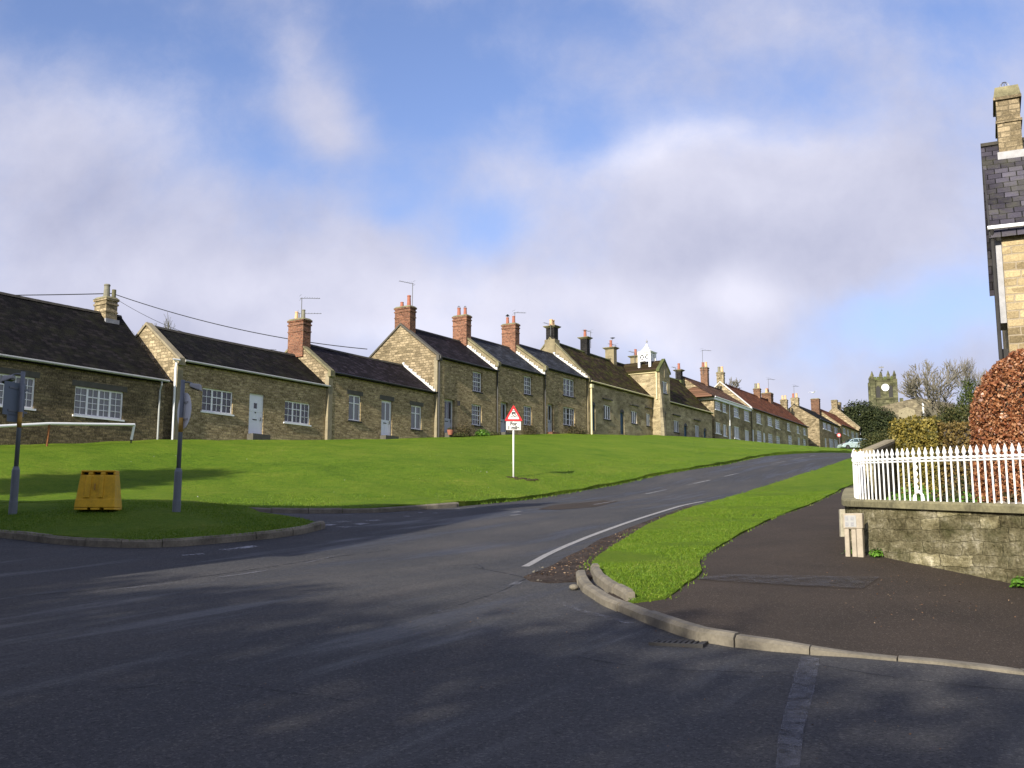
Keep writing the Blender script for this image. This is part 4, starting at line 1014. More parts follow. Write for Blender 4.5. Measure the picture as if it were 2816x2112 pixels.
    f1 = make_house(ROW2, 'two-storey stone house with white fascia and pantiled roof, first beyond the almshouse', 'house', (1963, 1091), (2063, 1123.5), (1917, 1051), 6.5, off=.25, name='stone_house',
        wall='ashlar', gable='gablestone', roof='pantile_brown', gutter='white', ridge_m='pantile_brown',
        wins=[((1966, 1097, 1981, 1124.6), six, FW), ((1986.6, 1104, 1997, 1132), six, FW), ((2017.5, 1116, 2031.6, 1145), six, FW), ((2046, 1126, 2060, 1155), six, FW),
              ((1966, 1159, 1981.5, 1190), c3, FW), ((1988.6, 1165.6, 1998, 1198), c2, FW), ((2018.7, 1171, 2033, 1204), c3, FW), ((2048, 1181, 2060, 1212), c3, FW)],
        doors=[((2004, 1168, 2011, 1212), FD)], down=[(2003.5, 1106, 1168, 'white', 0)],
        chims=[dict(px=(2021, 1044, 1075, 21), ratio=1.6, m='brick_dim', x=6.5, pots=pots((.54, .15, 'pot_red', ''), (.54, .15, 'pot_buff', '')), aerials=[(-.5, 0, 1.8, 1.3, -.4)])])
    O = f1['o']; E = f1['E']; MB().box(-.12, -.14, E - .28, f1['L'], -.01, E - .07).build('fascia', M['white'], O)
    MB().box(-.14, -.14, E - .28, -.01, 3.5, E - .07).build('fascia', M['white'], O)
    MB().prism([(-.14, E - .05), (4.2, E - .05), (4.2, E + .05), (1.6, E + 1.0), (-.14, E + .05)], 0, -.9, -.012).build('pent_roof', M['pantile_brown'], O)
    f2 = make_house(ROW2, 'long far terrace under a red pantile roof with four chimneys', 'house', (2064, 1120), (2221, 1175.4), (1997, 1059), 6.5, off=.25, name='stone_terrace', rise=None,
        wall='ashlar', gable='gablestone', roof='pantile', gutter='black', ridge_m='pantile', coping_l=True, verge_m='fillet',
        wins=[((2079.7, 1135, 2093, 1162.5), six, FW), ((2110.6, 1144, 2123, 1169), six, FW), ((2131.4, 1152, 2143.5, 1176.5), six, FW), ((2164, 1162, 2172, 1183), six, FW), ((2191, 1170, 2198, 1190), six, FW), ((2209, 1176, 2215.7, 1195), six, FW),
              ((2081.5, 1182, 2094, 1213), six, FW), ((2112, 1191, 2124.6, 1218), six, FW), ((2134.7, 1198, 2145, 1222), six, FW), ((2167.6, 1196, 2177.7, 1224), six, FW), ((2193.7, 1202, 2200, 1227), six, FW), ((2209, 1206, 2216, 1230), six, FW)],
        doors=[((2067.6, 1179, 2074.7, 1217), FD), ((2099, 1189, 2105.6, 1222), FD)], down=[(2064.5, 1122, 1215, 'black', 0)],
        chims=[dict(px=(1985.5, 1026, 1066, 22), ratio=1.7, m='gablestone', x=.25, pots=pots((.6, .16, 'pot_grey', ''), (.6, .16, 'pot_buff', ''))),
               dict(px=(2082, 1069, 1100, 20), ratio=1.7, m='brick_dim', pots=pots((.6, .16, 'pot_grey', ''), (.6, .16, 'pot_buff', ''))),
               dict(px=(2110, 1082, 1112, 31), ratio=1.2, m='brick_dim', rot=True, pots=pots((.5, .15, 'pot_buff', ''), (.6, .15, 'pot_red', ''), (.5, .15, 'pot_grey', '')), aerials=[(.6, 0, 1.9, 1.6, -.2)]),
               dict(px=(2156, 1100, 1125, 20), ratio=1.6, m='gablestone', pots=pots((.55, .15, 'pot_buff', ''), (.55, .15, 'pot_buff', '')))])
    f3 = make_house(ROW2, 'stone corner shop with sunlit gable and white shopfront windows, behind the round sign', 'house', (2252.5, 1155), (2311, 1171.5), (2208, 1122), 6.2, off=.5, name='stone_house',
        wall='stone', gable='gablestone', roof='slate_brown', gutter='black',
        wins=[((2263, 1160.5, 2272.7, 1178), c2, FW), ((2275, 1165, 2285, 1182.5), c2, FW), ((2294, 1172.7, 2303.5, 1190), c2, FW), ((2268, 1204, 2273, 1236), c2, FW), ((2280, 1205, 2292, 1236), c3, FW), ((2294, 1207, 2304, 1236), c3, FW)],
        chims=[dict(px=(2196, 1099, 1126, 22), ratio=1.6, m='gablestone', x=.5, pots=pots((.6, .16, 'pot_red', ''), (.6, .16, 'pot_buff', '')), aerials=[(-.3, 0, 1.6, 1.3, -.2)]),
               dict(px=(2253, 1102, 1134, 24), ratio=1.7, m='brick_dim', x=-.5, pots=())])
    f4 = make_house(ROW2, 'stone cottage with a small orange-red tiled roof beyond the corner shop', 'house', (2313, 1169.5), (2361, 1185), (2265, 1130), 6.2, off=.5, name='stone_house',
        wall='stone', gable='gablestone', roof='pantile', gutter='black', ridge_m='pantile',
        wins=[((2317.7, 1175, 2325, 1191.6), c2, FW), ((2330, 1180, 2334, 1197), c2, FW), ((2341, 1185, 2348.5, 1202), c2, FW), ((2352.4, 1189, 2359.5, 1207), c2, FW), ((2318, 1213, 2330, 1230), c3, FW)])
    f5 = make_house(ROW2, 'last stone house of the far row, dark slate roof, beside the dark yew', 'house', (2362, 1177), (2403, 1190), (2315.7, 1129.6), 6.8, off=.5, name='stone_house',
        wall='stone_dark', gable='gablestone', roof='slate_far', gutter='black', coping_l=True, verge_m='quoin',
        wins=[((2365, 1177, 2370, 1193), c2, FW), ((2393, 1187, 2397, 1206), c2, FW)],
        chims=[dict(px=(2306, 1106, 1130, 17), ratio=1.7, m='gablestone', x=.3), dict(px=(2325, 1117, 1140, 18), ratio=1.5, m='gablestone', x=2.2), dict(px=(2346, 1127, 1150, 17), ratio=1.6, m='brick_dim', x=-1.6)])
    return dict(al=al, t1=t1, b=b, A=a)
# ---------------------------------------------------------------- street furniture and other things
def text_mesh(txt, size, name, m, parent, loc, rot, depth=.002):
    c = bpy.data.curves.new(name, 'FONT'); c.body = txt; c.size = size; c.offset = size * .035; c.align_x = 'CENTER'; c.align_y = 'CENTER'; c.extrude = depth
    o = bpy.data.objects.new(name + '_tmp', c); col.objects.link(o); bpy.context.view_layer.update()
    me = bpy.data.meshes.new_from_object(o.evaluated_get(bpy.context.evaluated_depsgraph_get())); bpy.data.objects.remove(o)
    me.materials.clear(); me.materials.append(m)
    q = bpy.data.objects.new(name, me); col.objects.link(q); q.parent = parent; q.location = loc; q.rotation_euler = rot; return q

def scale_at(p): return 2800.0 / p.y          # photograph pixels per metre at that distance

def build_sign():
    p = G(1412, 1314, .13); k = (CAM - p).length / 2860; E = empty('warning_sign', p, R(4)); tag(E, 'triangular slippery road warning sign on a thin white pole in the grass', 'road sign')
    def Z(v): return (ray(1412, v).z * p.y + CAM.z) - p.z
    zt, zb, pb = Z(1113.5), Z(1158), Z(1183)
    MB().tube([(0, 0, -.3), (0, 0, zb + .3)], .032, 10).build('pole', M['white_iron'], E, smooth=True)
    h = zt - zb; w = h * .56
    def tri(s, y0, y1, dz=0):
        P = [(-w * s, 0), (w * s, 0), (0, h * s)]; c = (0, h / 3); out = []
        cz = zb + h / 3
        V = [(-w, zb), (w, zb), (0, zt)]; V = [((x) * s, cz + (z - cz) * s) for x, z in V]; pts = []
        for i in range(3):
            a = Vector(V[i - 1]); b = Vector(V[i]); c_ = Vector(V[(i + 1) % 3]); r = .045
            p0 = b + (a - b).normalized() * r; p1 = b + (c_ - b).normalized() * r
            for t in (0, .5, 1): q = p0.lerp(b, t).lerp(b.lerp(p1, t), t); pts.append((q.x, q.y))
        return MB().prism(pts, 1, y0, y1)
    tri(1, -.050, -.035).build('red_border', M['sign_red'], E)
    tri(.66, -.053, -.0505).build('white_face', M['sign_white'], E)
    k = h / .6 * 1.25; cz = zb + h * .37; b = MB()
    def B(x0, z0, x1, z1): b.prism([(x0 * k, cz + z0 * k), (x1 * k, cz + z0 * k), (x1 * k + .006, cz + z1 * k), (x0 * k + .006, cz + z1 * k)], 1, -.0565, -.0535)
    B(-.055, .035, .055, .085); B(-.045, .125, .045, .14); B(-.055, .085, -.045, .13); B(.045, .085, .055, .13); B(-.058, .0, -.03, .033); B(.03, .0, .058, .033)
    for sgn in (0, 1):
        pts = [(-.1 + .09 * sgn, -.03), (-.05 + .09 * sgn, -.045), (-.0 + .09 * sgn, -.012), (.05 + .06 * sgn, -.07)]
        b.tube([(x * k, -.0555, cz + z * k) for x, z in pts], .011, 4)
    b.build('skidding_car_symbol', M['sign_black'], E)
    pw = w * .80
    MB().prism([(-pw, pb), (pw, pb), (pw, zb - .02), (-pw, zb - .02)], 1, -.050, -.035).build('plate', M['sign_white'], E)
    hh = zb - .02 - pb
    text_mesh('For', hh * .56, 'lettering', M['sign_black'], E, (0, -.0525, pb + hh * .72), (R(90), 0, 0))
    text_mesh('1 mile', hh * .56, 'lettering', M['sign_black'], E, (0, -.0525, pb + hh * .26), (R(90), 0, 0))
    b = MB(); rr = random.Random(3)
    d = MB()
    for i in range(26):
        x, y = rr.uniform(-.25, .9), rr.uniform(-.35, .1); z = h1(p.x + x, p.y + y) + .13 - p.z; r_ = rr.uniform(.04, .11)
        d.lathe([(r_, 0), (r_ * .8, r_ * .25), (r_ * .3, r_ * .45)], (x, y, z), 6)
    o = d.build('dug_soil', M['soil'], None); o.location = p; tag(o, 'patch of bare dug soil at the foot of the warning sign', 'soil', kind='stuff')

def post_with_lamp(u, vb, vt, uu, label, side, sign, mat='post_grey'):
    p = G(u, vb, .14); t = CAM + ray(uu, vt) * p.y; hz = t.z - p.z; lean = t.x - p.x
    E = empty('sign_post', p); tag(E, label, 'sign post')
    lean *= .25
    def X(z): return lean * z / hz
    kb = .30 * hz
    MB().tube([(0, 0, -.3), (0, 0, .25), (X(.26), 0, .26), (X(kb), 0, kb), (X(kb), 0, kb + .08)], [.088, .088, .082, .082, .055], 12).build('base_section', M[mat], E, smooth=False)
    MB().tube([(X(kb), 0, kb + .05), (X(hz), 0, hz)], [.048, .046], 12).build('shaft', M[mat], E, smooth=True)
    z0, z1 = hz * .60, hz * .71
    MB().tube([(X(z0), 0, z0), (X(z1), 0, z1)], .0495, 12).build('painted_band', M['yellow_paint'], E, smooth=True)
    s = side
    MB().tube([(X(hz), 0, hz - .06), (X(hz) + .12 * s, -.02, hz - .05), (X(hz) + .22 * s, -.03, hz - .08)], .017, 8).build('lamp_arm', M[mat], E)
    lb = MB(); x0 = X(hz) + .18 * s; lb.hexa([(x0, -.12, hz - .16), (x0 + .24 * s, -.12, hz - .25), (x0 + .24 * s, .08, hz - .25), (x0, .08, hz - .16)], [(x0, -.10, hz - .08), (x0 + .22 * s, -.10, hz - .10), (x0 + .22 * s, .06, hz - .10), (x0, .06, hz - .08)])
    o = lb.build('lamp_head', M['post_pale'], E); bv = o.modifiers.new('b', 'BEVEL'); bv.width = .02; bv.segments = 2
    MB().hexa([(x0 + .02 * s, -.10, hz - .19), (x0 + .22 * s, -.10, hz - .27), (x0 + .22 * s, .06, hz - .27), (x0 + .02 * s, .06, hz - .19)], [(x0 + .02 * s, -.10, hz - .17), (x0 + .22 * s, -.10, hz - .251), (x0 + .22 * s, .06, hz - .251), (x0 + .02 * s, .06, hz - .17)]).build('lamp_lens', M['glass_dark'], o)
    if sign == 'disc':
        zc = hz * .765; r_ = .40; n = 28
        b = MB(); q = empty('tmp', (0, 0, 0)); bpy.data.objects.remove(q)
        b.prism([(r_ * math.cos(2 * math.pi * i / n), zc + r_ * math.sin(2 * math.pi * i / n)) for i in range(n)], 1, .058, .066)
        o = b.build('round_sign_plate', M['sign_back_pale'], E); o.rotation_euler = (0, 0, R(-51)); o.location = (X(zc) + .0, 0, 0)
        for dz in (-.2, .18): c = MB().box(-.22, .045, zc + dz - .02, .22, .057, zc + dz + .02).build('bracket', M['post_pale'], E); c.rotation_euler = (0, 0, R(-51)); c.location = (X(zc), 0, 0)
    else:
        zc = hz * .80
        c = [(-.42, zc - .36), (.20, zc - .36), (.20, zc + .36), (-.42, zc + .36)]
        o = MB().prism(c, 1, .055, .063).build('sign_plate', M['sign_back'], E); o.rotation_euler = (0, 0, R(74)); o.location = (X(zc) - .02, 0, 0)
        o = MB().prism([(-.28, zc - .50), (.02, zc - .50), (.02, zc - .335), (-.28, zc - .335)], 1, .055, .063).build('small_plate', M['sign_back'], E); o.rotation_euler = (0, 0, R(74)); o.location = (X(zc) - .02, 0, 0)
        for dz in (-.26, .24): c = MB().box(-.28, .043, zc + dz - .02, .28, .055, zc + dz + .02).build('bracket', M['post_grey'], E); c.rotation_euler = (0, 0, R(74)); c.location = (X(zc) - .02, 0, 0)

def build_barrier():
    p = G(270, 1403, .15); k = p.y / 2800; W0, W1, Hh = 54 * k, 46 * k, 108 * k
    E = empty('road_barrier', p, R(3)); tag(E, 'yellow plastic road barrier block standing on the shaded grass island', 'barrier')
    d0, d1 = .26, .13; b = MB()
    def slab(x0, x1, z0, z1, dep=1.0, front=0.0):
        f = lambda z: W0 + (W1 - W0) * min(1, z / Hh); g = lambda z: d0 + (d1 - d0) * min(1, z / Hh)
        A = []; 
        for z in (z0, z1):
            s = f(z) / W0; y0 = -g(z) - front; y1 = g(z) * dep
            A.append([(x0 * s, y0, z), (x1 * s, y0, z), (x1 * s, y1, z), (x0 * s, y1, z)])
        b.hexa(A[0], A[1])
    slab(-W0, W0, .05, Hh * .88); slab(-W0, -W0 * .35, 0, .049); slab(-W0 * .2, W0 * .25, .0, .049); slab(W0 * .45, W0, 0, .049)
    for x0, x1 in ((-W0, -W0 * .93), (-W0 * .56, -W0 * .30), (W0 * .14, W0 * .42), (W0 * .88, W0)): slab(x0, x1, Hh * .881, Hh * .955)
    slab(-W0, W0, Hh * .956, Hh)
    for x0, x1 in ((-W0 * .62, -W0 * .3), (W0 * .14, W0 * .38)): slab(x0, x1, .26, Hh * .86, 1.0, .03)
    slab(-W0 * 1.01, W0 * 1.01, .052, .24, 1.0, .010)
    o = b.build('barrier_shell', M['yellow'], E); bv = o.modifiers.new('b', 'BEVEL'); bv.width = .018; bv.segments = 2
    c = MB(); s = Hh * .885; c.box(-W1 * .97, .02, s, W1 * .97, .05, Hh * .95); c.build('socket_back', M['door_black'], E)
    MB().box(-W0 * .10, -d1 - .085, Hh * .50, -W0 * .04, -d1 - .055, Hh * .66).build('moulded_mark', M['yellow_paint'], E)

def build_white_rail():
    pts = [(-60, 1176), (0, 1172), (136, 1165), (370, 1168)]; P = [ROW1.hit(u, v, back=-1.1)[2] for u, v in pts]
    E = empty('handrail', (P[2].x, P[2].y, h1(P[2].x, P[2].y) + .1)); tag(E, 'white-topped handrail in front of the big left cottage, with one rusty post', 'railing'); o = E.location
    q = [tuple(p - o) for p in P]; e = Vector(q[-1]); b = MB()
    for a, c in zip(q, q[1:]): b.tube([a, c], .055, 8)
    b.build('top_rail', M['white'], E)
    MB().tube([q[-1], tuple(e + Vector((-.02, .0, -.08))), tuple(e + Vector((-.1, 0, -.62)))], .055, 8).build('end_drop', M['white'], E)
    gz = h1(P[3].x, P[3].y) - o.z; MB().tube([tuple(e + Vector((-.1, 0, -.62))), (e.x - .12, e.y, gz - .2)], .03, 8).build('post', M['sill_dark'], E)
    gz = h1(P[2].x, P[2].y) - o.z; MB().tube([tuple(Vector(q[2]) - Vector((0, 0, .03))), (q[2][0] - .07, q[2][1], gz - .3)], .045, 8).build('post', M['rust'], E)
    gz = h1(P[0].x, P[0].y) - o.z; MB().tube([tuple(q[0]), (q[0][0], q[0][1], gz - .3)], .045, 8).build('post', M['rust'], E)

def build_pole_and_wires():
    p = CAM + ray(314, 797) * 62; gz = h1(p.x, p.y)
    E = empty('utility_pole', (p.x, p.y, gz)); tag(E, 'wooden telegraph pole rising behind the chimney of the big left cottage', 'utility pole')
    MB().tube([(0, 0, 0), (0, 0, p.z - gz)], [.16, .13], 10).build('pole', M['wood_pole'], E)
    b = MB()
    for z in (.7, 1.1, 1.5): b.lathe([(.02, 0), (.05, .03), (.04, .12), (.02, .14)], (.2, -.05, p.z - gz - z), 7); b.tube([(0, 0, p.z - gz - z), (.2, -.05, p.z - gz - z)], .015, 4)
    b.build('insulators', M['sill_dark'], E)
    def wire(a, c, sag, r, lab):
        A = CAM + ray(*a[:2]) * a[2]; B = CAM + ray(*c[:2]) * c[2]
        pts = [A.lerp(B, i / 24) - Vector((0, 0, sag * 4 * (i / 24) * (1 - i / 24))) for i in range(25)]
        o = MB().tube([tuple(q - A) for q in pts], r, 5).build('overhead_wire', M['black'], None); o.location = A; tag(o, lab, 'wire')
    wire((-200, 812, 60), (312, 807, 62), .05, .03, 'black wire running left from the telegraph pole above the big roof')
    wire((318, 810, 62), (1010, 960, 61), .5, .026, 'thick black wire sloping right from the pole to the tall gable')
    wire((316, 820, 62), (760, 962, 60), .75, .014, 'thin lower wire sloping from the pole to the brick chimney roof')

def build_fence_wall():
    P = smooth_line(FENCE, .10); L = [0.0]
    for a, b in zip(P, P[1:]): L.append(L[-1] + (Vector(b) - Vector(a)).length)
    def at(s):
        i = max(0, min(len(P) - 2, int(np.searchsorted(L, s)) - 1)); t = (s - L[i]) / max(1e-6, L[i + 1] - L[i]); a = Vector(P[i]); b = Vector(P[i + 1]); d = (b - a).normalized(); return a.lerp(b, t), d
    # coping height above each ground point follows the photographed top of the wall
    def top(p):
        g = h1(p.x, p.y); return g + 1.06 - .26 * max(0, min(1, (p.y - 12) / 4.5))
    org = Vector((P[0][0], P[0][1], h1(*P[0])))
    def wall_run(name, label, A, m, mc, at, s0, s1, thick, topf, copw=.05, coph=.115):
        E = empty(name, A); tag(E, label, 'wall'); n = max(2, int((s1 - s0) / .3)); b = MB(); c = MB(); prev = None
        for part, z_lo, z_hi, w0, w1 in ((b, None, -coph, -.03, thick), (c, -coph + .002, 0, -.03 - copw, thick + copw)):
            ring = []
            for i in range(n + 1):
                p, d = at(s0 + (s1 - s0) * i / n); nrm = Vector((-d.y, d.x)); zt = topf(p); lo = h1(p.x, p.y) - .4 if z_lo is None else zt + z_lo; hi = zt + z_hi
                q = []
                for o_, z in ((w0, lo), (w0, hi - (0 if z_lo is None else .03)), (w0 + (.0 if z_lo is None else .03), hi), (w1 - (.0 if z_lo is None else .03), hi), (w1, hi - (0 if z_lo is None else .03)), (w1, lo)):
                    w = p + nrm * (-o_ + .0); q.append((w.x - A.x + 0, w.y - A.y, z - A.z))
                ring.append(q)
            for i, q in enumerate(ring): part.v += q
            for i in range(n):
                for k in range(6): part.f.append((i * 6 + k, i * 6 + (k + 1) % 6, (i + 1) * 6 + (k + 1) % 6, (i + 1) * 6 + k))
            part.f.append(tuple(range(6))); part.f.append(tuple(n * 6 + k for k in range(6)))
        b.build('masonry', M[m], E); c.build('coping', M[mc], E); return E
    # n points to the left of travel = towards the street; the wall body lies on the garden side
    S1 = L[-1] - .3
    wall_run('garden_wall', 'low mossy stone garden wall under the white railings, curving round the corner', org, 'gardenstone', 'coping', lambda s: (lambda q: (q[0] + Vector((-q[1].y, q[1].x)) * .14, q[1]))(at(s)), 0.0, S1, .30, top)
    # railings
    E = empty('iron_railing', org); tag(E, 'white spear-topped iron railings with one twisted stay, on the curved garden wall', 'fence')
    def picket_mesh():
        b = MB(); kz = .855; b.tube([(0, 0, -.02), (0, 0, .74)], .0125, 7)
        b.lathe([(.012, .66), (.026, .69), (.014, .715), (.016, .74), (.030, .775), (.026, .80), (.012, .855), (.002, .885)], (0, 0, 0), 8)
        for s in (-1, 1): b.tube([(0, 0, .70), (.028 * s, 0, .70), (.045 * s, 0, .715)], [.012, .017, .012], 6); b.lathe([(.004, -.022), (.018, -.01), (.018, .01), (.004, .022)], (.042 * s, 0, .70), 6)
        b.v = [(a_, b_, c_ * kz) for a_, b_, c_ in b.v]
        return b
    first = None; s = .10; i = 0; rails = {.60: [], .04: []}
    while s < L[-1] - .1 and i < 96:
        p, d = at(s); zt = top(p) + .005; ang = math.atan2(d.y, d.x)
        if first is None: first = picket_mesh().build('picket', M['white_iron'], E); o = first
        else: o = first.copy(); col.objects.link(o); o.parent = E
        o.location = (p.x - org.x, p.y - org.y, zt - org.z); o.rotation_euler = (0, R(random.uniform(-.6, .6)), ang + R(random.uniform(-6, 6))); s += .128; i += 1
    for hz, rr in ((.56, .013),):
        pts = []
        for k in range(int(L[-1] / .12)): p, d = at(k * .12); pts.append((p.x - org.x, p.y - org.y, top(p) + hz - org.z))
        b = MB(); 
        for a, c in zip(pts, pts[1:]): b.tube([a, c], rr, 6, cap=False)
        b.build('rail', M['white_iron'], E)
    # twisted stay near the middle
    st = min(range(len(P)), key=lambda i: abs((P[i][0] / P[i][1]) - (2521 - 1408) / 2790)); p = Vector(P[st]); d = (Vector(P[min(st + 1, len(P) - 1)]) - Vector(P[st - 1])).normalized(); n_ = Vector((-d.y, d.x)); zt = top(p) - org.z
    b = MB(); pts = []
    for k in range(60): t = k / 59; a = t * 22 * math.pi / 2; pts.append((p.x - org.x + .010 * math.cos(a) + n_.x * .02, p.y - org.y + .010 * math.sin(a) + n_.y * .02, zt + .10 + .52 * t))
    b.tube(pts, .017, 6)
    for sg in (-1, 1): b.tube([(p.x - org.x, p.y - org.y, zt + .14), (p.x - org.x + d.x * .09 * sg, p.y - org.y + d.y * .09 * sg, zt + .07), (p.x - org.x + d.x * .11 * sg, p.y - org.y + d.y * .11 * sg, zt - .01)], .018, 6)
    b.build('twisted_stay', M['white_iron'], E)
    # gate posts with brass balls, in the street-side run
    for j, (dd, lab) in enumerate(((.0, 'left white gate post topped by a brass ball behind the railing corner'), (.55, 'right white gate post topped by a brass ball, the taller of the pair'))):
        u, v = ((2353, 1243), (2366.5, 1240))[j]; q = CAM + ray(u, v) * (17.6 + dd); gz = h1(q.x, q.y)
        g = empty('gate_post', (q.x, q.y, gz)); tag(g, lab, 'gate post'); hh = q.z - gz
        MB().tube([(0, 0, 0), (0, 0, hh - .01)], [.045, .035], 10).build('post', M['white_iron'], g)
        MB().lathe([(.012, -.03), (.03, -.025), (.034, 0), (.03, .025), (.012, .034)], (0, 0, hh), 12).build('ball_finial', M['brass'], g, smooth=True)
    # the run of wall and railings that carries on up the street
    a0 = Vector(P[-1]); dd = Vector((math.sin(R(30)), math.cos(R(30)))); at2 = lambda s: (a0 + dd * s, dd)
    A = Vector((a0.x, a0.y, h1(a0.x, a0.y)))
    top2 = lambda p: 3.26 + .178 * (p.y - 20.4)
    wall_run('garden_wall', 'further garden wall with pale coping, climbing up to the yellow hedge', A, 'gardenstone', 'quoin', lambda s: at2(s), 1.0, 3.6, .16, top2, .025, .09)

def build_markers():
    # concrete marker with a grey number panel against the wall end, and a plain post beyond it
    p = G(2352, 1524, .06); k = p.y / 2800; E = empty('concrete_marker', p, R(-34)); tag(E, 'concrete utility marker with a grey panel, leaning on the end of the garden wall', 'marker')
    w = .135; h = 1.0 * 110 * k
    b = MB(); b.box(-w, -.05, -.1, -w + .07, .04, h * .62); b.box(-w + .10, -.04, -.1, w - .10, .03, h * .61); b.box(w - .09, -.06, -.1, w, .05, h * .62); b.box(-w - .01, -.06, h * .621, w + .01, .05, h)
    o = b.build('concrete_block', M['concrete_pink'], E); bv = o.modifiers.new('b', 'BEVEL'); bv.width = .012; bv.segments = 2
    pn = MB().box(-w + .02, -.068, h * .66, w - .08, -.061, h * .95).build('panel', M['post_pale'], E)
    t = MB()
    for x in (-w + .03, -w + .11): 
        for z in (.69, .83): t.box(x, -.0725, h * z, x + .045, -.0685, h * (z + .09))
    t.build('number_plates', M['lead'], pn)
    p = G(2320, 1470, .06); E = tag(MB().hexa([(-.06, -.05, -.1), (.06, -.05, -.1), (.06, .05, -.1), (-.06, .05, -.1)], [(-.055, -.045, .45), (.055, -.045, .45), (.055, .045, .45), (-.055, .045, .45)]).build('concrete_post', M['concrete'], None), 'short plain concrete post beyond the panelled marker at the wall end', 'post'); E.location = p
    bv = E.modifiers.new('b', 'BEVEL'); bv.width = .012

def build_drain():
    p = Vector((1.62, 10.62, 0)); q = G(1900, 1768); 
    E = empty('drain_grate', (q.x - .1, q.y, h1(q.x - .1, q.y) + .004), R(-20)); tag(E, 'dark iron drain grating in the gutter below the curved kerb', 'drain')
    b = MB(); b.box(-.24, -.20, -.05, .24, -.17, .012); b.box(-.24, .17, -.05, .24, .20, .012); b.box(-.24, -.169, -.05, -.21, .169, .012); b.box(.21, -.169, -.05, .24, .169, .012); b.build('frame', M['sill_dark'], E)
    b = MB()
    for i in range(9): b.box(-.205 + i * .048, -.168, -.04, -.205 + i * .048 + .022, .168, .008)
    b.build('bars', M['sill_dark'], E)

def build_car():
    Y = 132; p = CAM + ray(2349, 1241) * Y; gz = h1(p.x, p.y); print('car ground', gz, 'ray z', p.z)
    E = empty('parked_car', (p.x, p.y, max(p.z, gz + .02)), R(8)); tag(E, 'pale silver-blue hatchback parked side-on beyond the top of the road', 'car')
    L = 3.9; W = .82   # x: rear (+) to nose (-)
    side = [(-1.92, .28), (-1.95, .55), (-1.85, .70), (-1.15, .92), (-.55, 1.38), (.1, 1.50), (1.0, 1.48), (1.45, 1.36), (1.78, .98), (1.92, .82), (1.95, .35), (1.9, .25)]
    b = MB(); n = len(side); Ws = [W if z < .95 else W - .18 * (z - .95) / .55 for x, z in side]
    b.v = [(x, -w, z) for (x, z), w in zip(side, Ws)] + [(x, w, z) for (x, z), w in zip(side, Ws)]
    b.f = [tuple(range(n)), tuple(range(2 * n - 1, n - 1, -1))] + [(i, (i + 1) % n, n + (i + 1) % n, n + i) for i in range(n)]
    o = b.build('body', M['car_paint'], E); bv = o.modifiers.new('b', 'BEVEL'); bv.width = .05; bv.segments = 2
    def win(pts, nm='side_window'):
        for s in (-1, 1):
            v = [(x, s * ((W - .18 * (z - .95) / .55) + .006), z) for x, z in pts] + [(x, s * ((W - .18 * (z - .95) / .55) - .02), z) for x, z in pts]; m = len(pts)
            q = MB(); q.v = v; q.f = [tuple(range(m)), tuple(range(2 * m - 1, m - 1, -1))] + [(i, (i + 1) % m, m + (i + 1) % m, m + i) for i in range(m)]; q.build(nm, M['car_glass'], E)
    win([(-1.0, .98), (-.5, 1.33), (-.42, 1.36), (-.42, .99)]); win([(-.36, .99), (-.36, 1.37), (.2, 1.42), (.35, 1.0)]); win([(.42, 1.0), (.28, 1.42), (1.0, 1.38), (1.18, 1.03)])
    q = MB(); q.hexa([(1.44, -.62, 1.32), (1.78, -.72, .99), (1.78, .72, .99), (1.44, .62, 1.32)], [(1.50, -.62, 1.34), (1.81, -.72, 1.01), (1.81, .72, 1.01), (1.50, .62, 1.34)]); q.build('rear_window', M['car_glass'], E)
    q = MB(); q.hexa([(-1.12, -.70, .96), (-.56, -.62, 1.36), (-.56, .62, 1.36), (-1.12, .70, .96)], [(-1.15, -.70, .98), (-.60, -.62, 1.38), (-.60, .62, 1.38), (-1.15, .70, .98)]); q.build('windscreen', M['car_glass'], E)
    for s in (-1, 1):
        MB().box(1.72, s * .80 - .04, .74, 1.96, s * .80 + .04, 1.12).build('tail_light', M['tail_light'], E)
        MB().box(-1.96, s * .66 - .12, .58, -1.80, s * .66 + .12, .72).build('headlight', M['chrome'], E)
        for x in (-1.25, 1.2):
            w_ = MB(); w_.lathe([(.2, -.1), (.30, -.09), (.31, 0), (.30, .09), (.2, .1)], (0, 0, 0), 16); o = w_.build('wheel', M['tyre'], E); o.rotation_euler = (R(90), 0, 0); o.location = (x, s * .76, .31)
            MB().lathe([(.02, -.105), (.18, -.10), (.18, .10), (.02, .105)], (0, 0, 0), 12).build('rim', M['chrome'], o)
    MB().box(-.75, -.93, .95, -.6, -.82, 1.05).build('door_mirror', M['car_paint'], E)

def build_round_sign():
    Y = 136; p = CAM + ray(2310, 1238) * Y; t = CAM + ray(2310, 1190) * Y; c = CAM + ray(2308, 1197) * Y; gz = h1(p.x, p.y)
    E = empty('round_sign', (p.x, p.y, min(p.z, gz))); tag(E, 'small red-ringed round sign on a black post in front of the corner shop', 'road sign'); z = c.z - E.location.z
    MB().tube([(0, 0, 0), (0, 0, z + .35)], .11, 8).build('post', M['black'], E)
    MB().prism([(.27 * math.cos(i * math.pi / 12) - .1, z + .27 * math.sin(i * math.pi / 12)) for i in range(24)], 1, -.16, -.14).build('red_ring', M['sign_red'], E)
    MB().prism([(.18 * math.cos(i * math.pi / 12) - .1, z + .18 * math.sin(i * math.pi / 12)) for i in range(24)], 1, -.175, -.161).build('white_face', M['sign_white'], E)

